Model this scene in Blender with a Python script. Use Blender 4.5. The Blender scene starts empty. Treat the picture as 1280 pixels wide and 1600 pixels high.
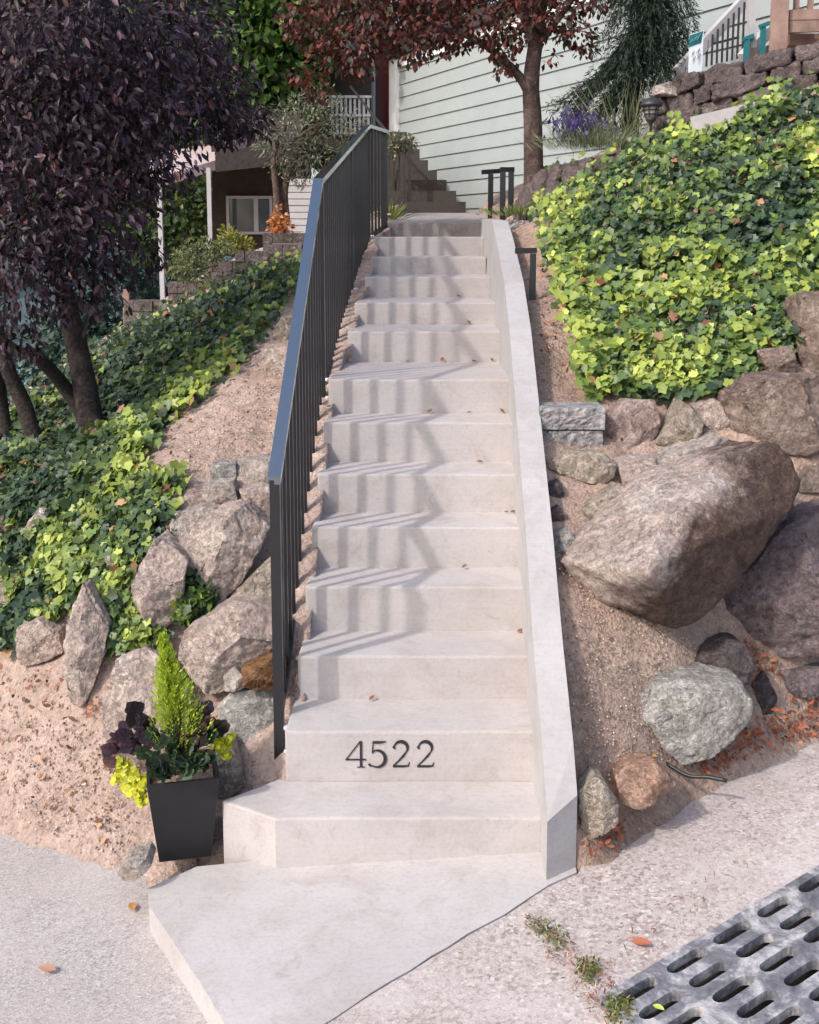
import bpy, bmesh, math, random
import numpy as np
from mathutils import Vector, noise, Matrix
R_ = math.radians
sc = bpy.context.scene
C = sc.collection

# ------------------------------------------------------------------ camera
FOC, PITCH, YH, ZE = 1800.0, R_(8.5), 372.0, 2.24
VPP = YH + FOC*math.tan(PITCH)
cd = bpy.data.cameras.new('camera'); cam = bpy.data.objects.new('camera', cd); C.objects.link(cam)
cam.location = (0, 0, ZE); cam.rotation_euler = (R_(90)-PITCH, 0, 0)
cd.sensor_fit = 'HORIZONTAL'; cd.sensor_width = 36; cd.lens = 36*FOC/1280
cd.shift_y = -(800-VPP)/1280; cd.clip_start = 0.1; cd.clip_end = 6000
sc.camera = cam
# ------------------------------------------------------------------ sky and sun
SUN_AZ, SUN_EL = R_(50), R_(42)          # light travels towards +x +y
w = bpy.data.worlds.new('World'); sc.world = w; w.use_nodes = True
nt = w.node_tree; sky = nt.nodes.new('ShaderNodeTexSky'); sky.sky_type = 'NISHITA'; sky.sun_disc = False
sky.sun_elevation = SUN_EL; sky.sun_rotation = SUN_AZ + math.pi; sky.air_density = 1.0; sky.dust_density = 3.0
bg = nt.nodes['Background']; bg.inputs[1].default_value = 0.15
nt.links.new(sky.outputs[0], bg.inputs[0])
sl = bpy.data.lights.new('sun', 'SUN'); sl.energy = 1.5; sl.angle = R_(1.7); sl.color = (1, .945, .89)
sun = bpy.data.objects.new('sun', sl); C.objects.link(sun)
ldir = Vector((math.sin(SUN_AZ)*math.cos(SUN_EL), math.cos(SUN_AZ)*math.cos(SUN_EL), -math.sin(SUN_EL)))
sun.rotation_euler = ldir.to_track_quat('-Z', 'Y').to_euler(); sun.location = (-6, -6, 9)
sc.view_settings.view_transform = 'Standard'; sc.view_settings.look = 'None'
sc.view_settings.exposure = 0.88; sc.view_settings.gamma = 1.0
sc.cycles.max_bounces = 6; sc.cycles.transparent_max_bounces = 6

# ------------------------------------------------------------------ pixel to place
def rays(u, v):
    u = np.asarray(u, float); v = np.asarray(v, float)
    x = (u-640)/FOC; y = (VPP-v)/FOC
    dy = math.cos(PITCH)+y*math.sin(PITCH); dz = -math.sin(PITCH)+y*math.cos(PITCH)
    return np.stack([x/dy, np.ones_like(x), dz/dy], -1)
def P(u, v, Y):
    d = rays(u, v)*Y; return Vector((d[0], d[1], d[2]+ZE))
def proj(X, Y, Z):
    Z = Z-ZE; a = Y*math.cos(PITCH)-Z*math.sin(PITCH); b = Y*math.sin(PITCH)+Z*math.cos(PITCH)
    return 640+FOC*X/a, VPP-FOC*b/a
def in_poly(u, v, poly):
    res = np.zeros(len(u), bool); n = len(poly)
    for i in range(n):
        x1, y1 = poly[i]; x2, y2 = poly[(i+1) % n]
        c = ((y1 > v) != (y2 > v))
        res ^= c & (u < (x2-x1)*(v-y1)/((y2-y1) if y2 != y1 else 1e-9)+x1)
    return res
rng = np.random.default_rng(7); random.seed(7)

# ------------------------------------------------------------------ helpers
def tag(o, label=None, cat=None, group=None, kind=None):
    if label: o['label'] = label
    if cat: o['category'] = cat
    if group: o['group'] = group
    if kind: o['kind'] = kind
    return o
def thing(name, loc, label, cat, group=None, rz=0):
    o = bpy.data.objects.new(name, None); C.objects.link(o); o.location = loc; o.rotation_euler = (0, 0, rz)
    o.empty_display_size = .1
    return tag(o, label, cat, group)
def link(name, me, mat, parent=None, smooth=False):
    o = bpy.data.objects.new(name, me); C.objects.link(o)
    if mat is not None: me.materials.append(mat)
    if smooth: me.polygons.foreach_set('use_smooth', [True]*len(me.polygons))
    if parent is not None:
        o.parent = parent
        if parent.type == 'EMPTY': o.matrix_parent_inverse = Matrix.Translation(-parent.location)
    return o
def obj(name, bm, mat, parent=None, smooth=False, bevel=0):
    if bevel:
        es = [e for e in bm.edges if len(e.link_faces) == 2 and e.calc_face_angle(0) > .6]
        bmesh.ops.bevel(bm, geom=es, offset=bevel, segments=2, affect='EDGES', profile=.6, clamp_overlap=True)
    bmesh.ops.recalc_face_normals(bm, faces=bm.faces)
    me = bpy.data.meshes.new(name); bm.to_mesh(me); bm.free()
    return link(name, me, mat, parent, smooth)
def np_mesh(name, V, F, mat, parent=None, col=None, smooth=False):
    V = np.asarray(V, np.float32); F = np.asarray(F, np.int32); k = F.shape[1]
    me = bpy.data.meshes.new(name); me.vertices.add(len(V)); me.vertices.foreach_set('co', V.ravel())
    me.loops.add(F.size); me.loops.foreach_set('vertex_index', F.ravel())
    me.polygons.add(len(F)); me.polygons.foreach_set('loop_start', np.arange(0, F.size, k, dtype=np.int32))
    me.update(calc_edges=True)
    if col is not None:
        a = me.attributes.new('col', 'FLOAT_COLOR', 'POINT')
        cc = np.ones((len(V), 4), np.float32); cc[:, :3] = col; a.data.foreach_set('color', cc.ravel())
    return link(name, me, mat, parent, smooth)
def box(bm, a, b):
    x0, y0, z0 = a; x1, y1, z1 = b
    v = [bm.verts.new(p) for p in ((x0,y0,z0),(x1,y0,z0),(x1,y1,z0),(x0,y1,z0),(x0,y0,z1),(x1,y0,z1),(x1,y1,z1),(x0,y1,z1))]
    for f in ((3,2,1,0),(4,5,6,7),(0,1,5,4),(1,2,6,5),(2,3,7,6),(3,0,4,7)): bm.faces.new([v[i] for i in f])
def prism(bm, poly, z0, z1):
    """poly: list of (x, y) or (x, y, ztop); bottom at z0"""
    top = [bm.verts.new((p[0], p[1], p[2] if len(p) > 2 else z1)) for p in poly]
    bot = [bm.verts.new((p[0], p[1], z0 if not callable(z0) else z0(p[0], p[1]))) for p in poly]
    n = len(poly); bm.faces.new(top); bm.faces.new(bot[::-1])
    for i in range(n): bm.faces.new([top[i], bot[i], bot[(i+1) % n], top[(i+1) % n]])
def bar(bm, a, b, w, h, up=(0, 0, 1)):
    a = Vector(a); b = Vector(b); d = (b-a).normalized(); up = Vector(up)
    if abs(d.dot(up)) > .99: up = Vector((0, 1, 0))
    s = d.cross(up).normalized(); t = s.cross(d).normalized()
    q = [(-w/2, -h/2), (w/2, -h/2), (w/2, h/2), (-w/2, h/2)]
    A = [bm.verts.new(a+s*x+t*y) for x, y in q]; B = [bm.verts.new(b+s*x+t*y) for x, y in q]
    bm.faces.new(A[::-1]); bm.faces.new(B)
    for i in range(4): bm.faces.new([A[i], A[(i+1) % 4], B[(i+1) % 4], B[i]])
def tube(bm, pts, radii, n=8):
    pts = [Vector(p) for p in pts]; rings = []
    for i, p in enumerate(pts):
        d = (pts[min(i+1, len(pts)-1)]-pts[max(i-1, 0)]).normalized()
        s = d.cross(Vector((.3, 1, .1))).normalized(); t = s.cross(d)
        r = radii[i] if isinstance(radii, (list, tuple)) else radii
        rings.append([bm.verts.new(p+(s*math.cos(k*2*math.pi/n)+t*math.sin(k*2*math.pi/n))*r) for k in range(n)])
    for a, b in zip(rings, rings[1:]):
        for k in range(n): bm.faces.new([a[k], a[(k+1) % n], b[(k+1) % n], b[k]])
    bm.faces.new(rings[0][::-1]); bm.faces.new(rings[-1])
def lathe(bm, c, prof, n=16):
    rings = []
    for r, z in prof: rings.append([bm.verts.new((c[0]+r*math.cos(k*2*math.pi/n), c[1]+r*math.sin(k*2*math.pi/n), c[2]+z)) for k in range(n)])
    for a, b in zip(rings, rings[1:]):
        for k in range(n): bm.faces.new([a[k], a[(k+1) % n], b[(k+1) % n], b[k]])
    bm.faces.new(rings[0][::-1]); bm.faces.new(rings[-1])
def curve_pts(pts, n):
    """Catmull-Rom through pts"""
    pts = [Vector(p) for p in pts]; out = []
    q = [pts[0]*2-pts[1]]+pts+[pts[-1]*2-pts[-2]]
    for i in range(1, len(q)-2):
        for k in range(n):
            t = k/n; a, b, c, d = q[i-1], q[i], q[i+1], q[i+2]
            out.append(.5*((2*b)+(c-a)*t+(2*a-5*b+4*c-d)*t*t+(3*b-a-3*c+d)*t**3))
    return out+[pts[-1]]

# ------------------------------------------------------------------ materials
class M:
    def __init__(s, name, rough=.8, spec=.3):
        s.m = bpy.data.materials.new(name); s.m.use_nodes = True; s.t = s.m.node_tree
        s.b = s.t.nodes['Principled BSDF']; s.b.inputs['Roughness'].default_value = rough
        s.b.inputs['Specular IOR Level'].default_value = spec
        s.tc = s.t.nodes.new('ShaderNodeTexCoord').outputs['Object']
        s.geo = s.t.nodes.new('ShaderNodeNewGeometry')
        s.pos = s.geo.outputs['Position']
    def n(s, k, **kw):
        x = s.t.nodes.new(k)
        for a, b in kw.items(): setattr(x, a, b)
        return x
    def L(s, a, b): s.t.links.new(a, b)
    def scaled(s, sx, sy, sz):
        x = s.n('ShaderNodeMapping'); x.inputs['Scale'].default_value = (sx, sy, sz); s.L(s.pos, x.inputs['Vector']); return x.outputs[0]
    def noise(s, scale, detail=4, rough=.6, vec=None, dist=0):
        x = s.n('ShaderNodeTexNoise'); x.inputs['Scale'].default_value = scale; x.inputs['Detail'].default_value = detail
        x.inputs['Roughness'].default_value = rough; x.inputs['Distortion'].default_value = dist
        s.L(vec if vec is not None else s.pos, x.inputs['Vector']); return x.outputs['Fac']
    def voro(s, scale, feature='F1', out='Distance', vec=None):
        x = s.n('ShaderNodeTexVoronoi', feature=feature); x.inputs['Scale'].default_value = scale
        s.L(vec if vec is not None else s.pos, x.inputs['Vector']); return x.outputs[out]
    def ramp(s, fac, stops):
        x = s.n('ShaderNodeValToRGB'); e = x.color_ramp.elements
        while len(e) < len(stops): e.new(.5)
        for i, (p, c) in enumerate(stops):
            e[i].position = p; e[i].color = (*c, 1) if not isinstance(c, (int, float)) else (c, c, c, 1)
        s.L(fac, x.inputs[0]); return x.outputs[0]
    def mix(s, fac, a, b, mode='MIX'):
        x = s.n('ShaderNodeMix', data_type='RGBA', blend_type=mode)
        for val, i in ((fac, 0), (a, 6), (b, 7)):
            if isinstance(val, (int, float)): x.inputs[i].default_value = val
            elif isinstance(val, tuple): x.inputs[i].default_value = (*val, 1)
            else: s.L(val, x.inputs[i])
        return x.outputs[2]
    def math(s, op, a, b):
        x = s.n('ShaderNodeMath', operation=op)
        for val, i in ((a, 0), (b, 1)):
            if isinstance(val, (int, float)): x.inputs[i].default_value = val
            else: s.L(val, x.inputs[i])
        return x.outputs[0]
    def col(s, c):
        if isinstance(c, tuple): s.b.inputs['Base Color'].default_value = (*c, 1)
        else: s.L(c, s.b.inputs['Base Color'])
        return s
    def bump(s, h, strength=.5, dist=.01):
        x = s.n('ShaderNodeBump'); x.inputs['Strength'].default_value = strength; x.inputs['Distance'].default_value = dist
        s.L(h, x.inputs['Height']); s.L(x.outputs[0], s.b.inputs['Normal']); return s
    def trans(s, c, fac):
        """leaf: some light comes through"""
        tr = s.n('ShaderNodeBsdfTranslucent'); mx = s.n('ShaderNodeMixShader'); mx.inputs[0].default_value = fac
        if isinstance(c, tuple): tr.inputs[0].default_value = (*c, 1)
        else: s.L(c, tr.inputs[0])
        out = s.t.nodes['Material Output']
        s.L(s.b.outputs[0], mx.inputs[1]); s.L(tr.outputs[0], mx.inputs[2]); s.L(mx.outputs[0], out.inputs[0]); return s

def flat(name, c, rough=.6, spec=.3, var=.15, scale=8, bump=.15):
    m = M(name, rough, spec); n = m.noise(scale, 5)
    dark = tuple(x*(1-var) for x in c); lite = tuple(min(1, x*(1+var)) for x in c)
    m.col(m.ramp(n, [(.3, dark), (.7, lite)])); m.bump(m.noise(scale*9, 3), bump, .004); return m.m
def concrete(name, c, stain, speck=.16, brush=True):
    m = M(name, .88, .25)
    big = m.noise(1.7, 5, .65); fine = m.noise(60, 3, .7)
    base = m.ramp(big, [(.25, tuple(x*.86 for x in c)), (.55, c), (.8, tuple(min(1, x*1.1) for x in c))])
    st = m.noise(4.2, 6, .7, dist=.6)
    base = m.mix(m.ramp(st, [(.48, 0), (.70, .75)]), base, stain)
    base = m.mix(m.ramp(m.noise(11, 6, .75, dist=1.), [(.56, 0), (.72, .5)]), base, tuple(x*.8 for x in stain))
    lin = m.noise(9, 5, .7, vec=m.scaled(.35, 9, 14))
    base = m.mix(.10 if brush else .03, base, m.ramp(lin, [(.3, .35), (.7, 1.)]), 'MULTIPLY')
    base = m.mix(speck, base, m.ramp(fine, [(.32, .45), (.5, .95), (.7, 1.1)]), 'MULTIPLY')
    pit = m.ramp(m.voro(34), [(.05, .35), (.12, 1)]); sel = m.ramp(m.noise(13, 2), [(.55, 0), (.65, .6)])
    base = m.mix(sel, base, m.mix(1., base, pit, 'MULTIPLY'))
    m.col(base); h = m.math('ADD', m.math('MULTIPLY', lin, .2 if brush else .1), m.math('MULTIPLY', fine, .6)); m.bump(h, .35, .006); return m.m
def aggregate(name, c1, c2, c3, scale=90, blotch=(.3, .28, .27)):
    m = M(name, .9, .25); v = m.voro(scale, out='Color'); n = m.noise(2.1, 6, .7); f = m.noise(170, 3)
    sep = m.n('ShaderNodeSeparateColor'); m.L(v, sep.inputs[0])
    base = m.ramp(sep.outputs[0], [(.0, c1), (.45, c2), (.8, c2), (1., c3)])
    base = m.mix(m.ramp(n, [(.4, .1), (.65, .75)]), base, blotch)
    base = m.mix(.6, base, m.ramp(f, [(.3, .45), (.6, 1.05)]), 'MULTIPLY')
    wear = m.ramp(m.noise(.9, 5, .7, dist=.5), [(.5, 0), (.7, .5)])
    base = m.mix(wear, base, c3)
    m.col(base)
    m.bump(m.math('ADD', m.math('MULTIPLY', m.voro(scale), .5), f), .35, .004); return m.m
def rockmat(name, c1, c2, c3, vein=.5, split=None):
    m = M(name, .85, .3); tc = m.pos
    a = m.noise(3.1, 8, .68, vec=tc, dist=.2); b = m.noise(14, 7, .72, vec=tc); d = m.noise(85, 4, .7, vec=tc)
    base = m.ramp(a, [(.28, c1), (.5, c2), (.72, c3)])
    base = m.mix(.6, base, m.ramp(b, [(.3, .55), (.5, 1.), (.7, 1.3)]), 'MULTIPLY')
    base = m.mix(.55, base, m.ramp(d, [(.32, .5), (.6, 1.1)]), 'MULTIPLY')
    lich = m.ramp(m.noise(7, 7, .75, vec=tc, dist=.25), [(.6, 0), (.68, vein)])
    base = m.mix(lich, base, tuple(min(1, x*1.45+.04) for x in c3))
    cr = m.ramp(m.noise(3.5, 7, .7, vec=tc, dist=.5), [(.488, 1), (.5, .3), (.512, 1)])
    spk = m.ramp(m.noise(38, 5, .8, vec=tc), [(.36, .4), (.5, 1.), (.66, 1.35)])
    base = m.mix(.45, base, spk, 'MULTIPLY')
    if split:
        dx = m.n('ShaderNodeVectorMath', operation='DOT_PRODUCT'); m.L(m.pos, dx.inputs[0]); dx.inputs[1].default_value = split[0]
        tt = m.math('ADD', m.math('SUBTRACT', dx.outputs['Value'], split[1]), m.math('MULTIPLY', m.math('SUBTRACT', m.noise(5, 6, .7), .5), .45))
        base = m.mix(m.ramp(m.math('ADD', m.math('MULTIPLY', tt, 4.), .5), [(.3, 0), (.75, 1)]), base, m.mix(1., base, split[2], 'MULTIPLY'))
    m.col(m.mix(.4, base, cr, 'MULTIPLY'))
    h = m.math('ADD', m.math('MULTIPLY', b, 1.2), m.math('ADD', m.math('MULTIPLY', d, .35), m.math('MULTIPLY', cr, .3))); wv = m.n('ShaderNodeVectorMath', operation='ADD'); nv = m.n('ShaderNodeTexNoise'); nv.inputs['Scale'].default_value = 6; nv.inputs['Detail'].default_value = 4; m.L(m.pos, nv.inputs['Vector']); sv = m.n('ShaderNodeVectorMath', operation='SCALE'); m.L(nv.outputs['Color'], sv.inputs[0]); sv.inputs['Scale'].default_value = .16; m.L(m.pos, wv.inputs[0]); m.L(sv.outputs[0], wv.inputs[1])
    fc = m.voro(11, vec=wv.outputs[0]); h = m.math('ADD', h, m.math('MULTIPLY', fc, 1.1))
    m.bump(m.math('ADD', h, m.math('MULTIPLY', spk, .35)), 1., .04); return m.m
def leafmat(name, rough=.45, fac=.25, boost=1.3, spec=.4):
    m = M(name, rough, spec); a = m.n('ShaderNodeAttribute', attribute_name='col'); m.col(a.outputs['Color'])
    m.trans(m.mix(1., a.outputs['Color'], (boost, boost, boost*.7), 'MULTIPLY'), fac); return m.m
def soil(name, c1, c2, c3):
    m = M(name, .95, .15); a = m.noise(1.6, 6, .65); b = m.noise(24, 6, .75); v = m.voro(60); cl = m.voro(110, out='Color')
    base = m.ramp(a, [(.3, c1), (.5, c2), (.72, c3)])
    base = m.mix(.8, base, m.ramp(b, [(.28, .4), (.5, .95), (.72, 1.3)]), 'MULTIPLY')
    sp = m.n('ShaderNodeSeparateColor'); m.L(cl, sp.inputs[0])
    base = m.mix(m.ramp(sp.outputs[1], [(.94, 0), (.97, .45)]), base, (.55, .48, .44))
    base = m.mix(m.ramp(sp.outputs[0], [(.95, 0), (.98, .45)]), base, (.09, .06, .05))
    m.col(base); m.bump(m.math('ADD', m.math('MULTIPLY', b, 1.5), m.math('MULTIPLY', v, .5)), .9, .02); return m.m

MAT = dict(
    conc=concrete('pale_concrete', (.475, .437, .423), (.385, .335, .31)),
    slab=concrete('slab_concrete', (.475, .442, .43), (.37, .325, .30), .2),
    wallc=concrete('wall_concrete', (.43, .41, .405), (.35, .315, .30), .15),
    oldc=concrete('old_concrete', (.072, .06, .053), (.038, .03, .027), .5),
    landc=concrete('landing_concrete', (.34, .30, .285), (.2, .16, .14), .4),
    agg=aggregate('worn_apron', (.24, .185, .165), (.47, .405, .38), (.62, .57, .55), 85, (.44, .38, .355)),
    asph=aggregate('grey_street', (.25, .225, .215), (.41, .375, .365), (.54, .505, .495), 130, (.43, .375, .345)),
    black=flat('black_powder_coat', (.014, .014, .017), .28, .6, .1, 20, .05),
    iron=flat('old_iron', (.03, .028, .028), .5, .4),
    bolt=flat('zinc_bolt', (.65, .66, .68), .35, .6),
    soilL=soil('pale_soil', (.33, .23, .185), (.485, .36, .30), (.58, .445, .38)),
    soilR=soil('brown_soil', (.29, .19, .145), (.43, .305, .24), (.54, .40, .32)),
    rk_pink=rockmat('pink_rock', (.48, 0.365, 0.315), (.70, 0.550, 0.475), (.80, 0.670, 0.583)),
    rk_pale=rockmat('pale_rock', (.42, 0.345, 0.301), (.64, 0.545, 0.475), (.76, 0.680, 0.606)),
    rk_brown=rockmat('brown_rock', (.19, 0.130, 0.103), (.36, 0.265, 0.216), (.54, 0.420, 0.352)),
    rk_shaded=rockmat('side_shaded_rock', (.44, 0.330, 0.277), (.68, 0.540, 0.470), (.80, 0.700, 0.625), .4, ((.70, .0, -.71), .05, (.24, .195, .175))),  # darker lower right: painted shade of the face turned from the sun
    rk_dark=rockmat('dark_rock', (.07, .055, .055), (.15, .12, .12), (.25, .21, .205), .3),
    rk_purple=rockmat('purple_rock', (.17, .125, .125), (.27, .205, .205), (.36, .29, .295), .15),
    rk_grey=rockmat('grey_rock', (.28, 0.265, 0.244), (.54, 0.505, 0.461), (.78, 0.740, 0.672)),
    rk_rust=rockmat('rusty_rock', (.16, .075, .035), (.34, .17, .075), (.46, .29, .17)),
    rk_ember=rockmat('rusty_orange_stone', (.40, .22, .14), (.60, .37, .26), (.72, .52, .42)),
    rk_orange=rockmat('orange_rock', (.38, .27, .225), (.60, .44, .38), (.70, .56, .49)),
    rk_tan=rockmat('tan_rock', (.36, 0.285, 0.226), (.58, 0.480, 0.385), (.70, 0.600, 0.498)),
    block=rockmat('split_face_block', (.38, .36, .355), (.56, .53, .52), (.68, .65, .64), .2),
    bwall=rockmat('block_wall_face', (.15, .12, .11), (.27, .225, .21), (.38, .32, .30), .2),
    swall=rockmat('stone_wall_face', (.13, .095, .09), (.23, .18, .17), (.33, .265, .25), .2),
    siding=flat('pale_green_siding', (.325, .355, .35), .55, .3, .05, 3, .05),
    white=flat('white_trim', (.8, .8, .79), .5, .3, .04),
    maroon=flat('maroon_door', (.115, .02, .026), .4, .4, .1),
    roofm=flat('dark_roof', (.05, .04, .04), .8, .2, .3, 20, .5),
    shing=flat('pink_grey_shingle', (.42, .33, .33), .8, .2, .25, 24, .5),
    brownw=flat('brown_wall', (.05, .038, .032), .7, .2, .2),
    glass=flat('window_glass', (.06, .08, .1), .05, .8, .3, 2, 0),
    bark=rockmat('bark', (.045, .033, .03), (.085, .065, .06), (.13, .105, .095), .15),
    bark2=rockmat('maple_bark', (.11, .07, .06), (.20, .135, .115), (.28, .20, .17), .15),
    leaf=leafmat('leaf', .5, .3), gloss=leafmat('plum_leaf', .45, .2, 1.3, .3), ivy=leafmat('ivy_leaf', .42, .22, 1.4, .35),
    dry=leafmat('dry_leaf', .7, .15), pebble=leafmat('pebble', .85, 0.0),
    pot=flat('black_planter', (.016, .016, .017), .5, .4, .1, 30, .05),
    wood=flat('weathered_wood', (.30, .20, .16), .8, .2, .35, 6, .4),
    paintw=flat('grey_white_paint', (.42, .41, .42), .6, .3, .08),
    teal=flat('teal_paint', (.02, .15, .17), .5, .3, .05),
    signw=flat('sign_white', (.72, .78, .80), .45, .3, .03),
    lampm=flat('lamp_metal', (.03, .026, .028), .45, .5, .2, 30, .1),
    lampg=flat('lamp_glass', (.35, .33, .32), .2, .5, .2),
    plastic=flat('black_pipe', (.02, .02, .02), .4, .4),
    pit=flat('drain_pit', (.045, .04, .035), .9, .1),
    hill=flat('far_forest', (.055, .08, .08), .9, .1, .5, .02, 0),
    water=flat('bay_water', (.10, .16, .20), .15, .5, .1, .02, 0),
)
def grate_mat():
    m = M('worn_cast_iron', .55, .5); m.b.inputs['Metallic'].default_value = .35
    a = m.noise(9, 6, .7, dist=.5); b = m.noise(70, 4, .7)
    base = m.ramp(a, [(.3, (.11, .107, .12)), (.48, (.25, .245, .265)), (.62, (.64, .61, .60))])
    m.col(m.mix(.6, base, m.ramp(b, [(.3, .5), (.65, 1.15)]), 'MULTIPLY')); m.bump(b, .5, .006); return m.m
MAT['grate'] = grate_mat()
MAT['toprail'] = flat('sky_tinted_gloss_coat', (.02, .035, .055), .16, 1.0, .1, 20, .02)  # blue in the base colour stands in for reflected sky
_b = MAT['toprail'].node_tree.nodes['Principled BSDF']; _b.inputs['IOR'].default_value = 1.9; _b.inputs['Coat Weight'].default_value = 1.0; _b.inputs['Coat Roughness'].default_value = .12; _b.inputs['Coat IOR'].default_value = 1.8
# ------------------------------------------------------------------ heights of the two banks
def plane(x, y): return -.045+.066*x+.02*(y-4)            # the paved foot of the stairs
class Height:
    def __init__(s, ctrl):
        pts = []
        for c in ctrl:
            if c[0] == 'w': pts.append(c[1:])
            else: pts.append(tuple(P(*c)))
        A = np.array(pts, float); s.p = A[:, :2]; n = len(A)
        K = s.k(s.p[:, None]-s.p[None]) + np.eye(n)*.02
        T = np.hstack([np.ones((n, 1)), s.p]); S = np.zeros((n+3, n+3)); S[:n, :n] = K; S[:n, n:] = T; S[n:, :n] = T.T
        s.w = np.linalg.solve(S, np.concatenate([A[:, 2], np.zeros(3)]))
    @staticmethod
    def k(d):
        r = np.sqrt((d**2).sum(-1)+1e-12); return r*r*np.log(r+1e-9)*.15 - r*.0
    def __call__(s, x, y):
        q = np.stack([np.asarray(x, float), np.asarray(y, float)], -1); sh = q.shape[:-1]; q = q.reshape(-1, 2)
        out = s.k(q[:, None]-s.p[None]) @ s.w[:-3] + s.w[-3] + q @ s.w[-2:]; return out.reshape(sh)
    def hit(s, u, v, y0=3.0, y1=16, n=130, off=0):
        d = rays(u, v); d = d.reshape(-1, 3); Y = np.linspace(y0, y1, n); res = np.full(len(d), np.nan); done = np.zeros(len(d), bool); prev = None
        for i, y in enumerate(Y):
            g = d[:, 2]*y+ZE-s(d[:, 0]*y, np.full(len(d), y))-off
            if prev is not None:
                c = (~done) & (g <= 0) & (prev > 0)
                res[c] = Y[i-1]+(Y[i]-Y[i-1])*prev[c]/(prev[c]-g[c]); done |= c
            prev = g
        return res, d*res[:, None]+np.array([0, 0, ZE])
    def at(s, u, v, **k):
        y, p = s.hit(np.array([u]), np.array([v]), **k); return Vector(p[0]) if y[0] == y[0] else None
def XL(y): return -.497+.0283*(y-4)
def XR(y): return .473+.0283*(y-4)
_sy = [3.985, 4.28, 4.60, 4.91, 5.21, 5.51, 5.82, 6.13, 7.0, 7.6, 8.3, 9.0, 9.8, 10.75]; _sv = [1278, 1143, 1025, 917, 824, 741, 660, 593, 518, 473, 433, 402, 370, 348]
_sz = [P(640, v, y).z for v, y in zip(_sv, _sy)]
_sl = [P(l, v, y).x for l, v, y in zip((430,445,465,477,487,496,505,513,543,554,570,579,586,606), _sv, _sy)]
def LE(y):
    i = int(np.clip(np.searchsorted(_sy, y+.09)-1, 0, 13)); return _sl[i]+.0283*(y-_sy[i]) if y > 4 else XL(y)
def treadline(y): return float(np.interp(y, _sy, _sz))
def street_px(u, v, up=0.):
    d = rays(u, v); t = (-.145-.08-ZE)/(d[2]-.066*d[0]-.02+.002*abs(d[0])*(1 if d[0] < 0 else 1)); x, y = d[0]*t, d[1]*t; return ('w', x, y, -.145+.066*x+.02*(y-4)-.002*abs(x)+up)
HL = Height([('w', XL(y)-.05, y, treadline(y)-o) for y, o in ((4.45,.22),(4.75,.10),(5.05,.10),(5.35,.10),(5.7,.10),(6.1,.10),(6.6,.12),(7.0,.1),(7.6,.1),(8.3,.1),(9.0,.1),(9.8,.1),(10.7,.1))]+
    [street_px(*q) for q in ((0,1225,.0),(60,1290,0),(130,1340,0),(200,1372,0),(-120,1140,.0),(-300,1060,0),(0,1330,-.06),(100,1400,-.06),(220,1460,-.06),(-200,1200,-.06),(0,1500,-.08),(200,1580,-.08),(-400,1300,-.08),(30,1150,.06),(110,1200,.06),(180,1290,.05),(-120,1075,.08))]+[
    (390,1235,4.42),(340,1200,4.5),(180,1150,4.55),(100,1115,4.75),(20,1060,4.95),(-120,1000,5.3),(-400,960,5.6),
    (350,1060,4.85),(240,1000,4.8),(390,960,5.0),(340,870,5.15),(240,880,5.0),(140,960,4.85),(40,930,5.05),(-100,900,5.4),
    (400,770,5.55),(320,750,5.5),(240,780,5.4),(140,860,5.25),(40,830,5.4),(-100,820,5.7),
    (420,680,6.0),(330,680,5.95),(240,690,6.0),(420,590,6.7),(350,610,6.6),(440,510,7.6),(455,450,8.7),
    (200,710,6.1),(100,770,5.85),(0,800,6.1),(-150,790,6.5),
    (400,480,8.6),(300,530,8.3),(200,600,7.9),(150,690,7.2),(60,700,7.4),(-20,700,7.8),(-150,700,8.3),
    (480,400,10.2),(400,440,9.9),(300,490,9.7),(210,525,9.8),(130,565,9.8),(40,625,9.8),(-100,690,9.9),
    ('w',-1.0,11.6,2.25),('w',-2.5,11.6,1.6),('w',-4.5,11.5,.3),('w',-7,11,-1.2),('w',-5,14,-.8),('w',-2.5,14,1.7),('w',-1,14,2.3),('w',-8,16,-3),
    ('w',-6,3.4,-.75),('w',-5.5,5,-.2),('w',-8,7,-.6)])
def pave_px(u, v, up=0.):
    d = rays(u, v); t = (-.129-ZE)/(d[2]-.066*d[0]-.02); x, y = d[0]*t, d[1]*t; return ('w', x, y, plane(x, y)+up)
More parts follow.
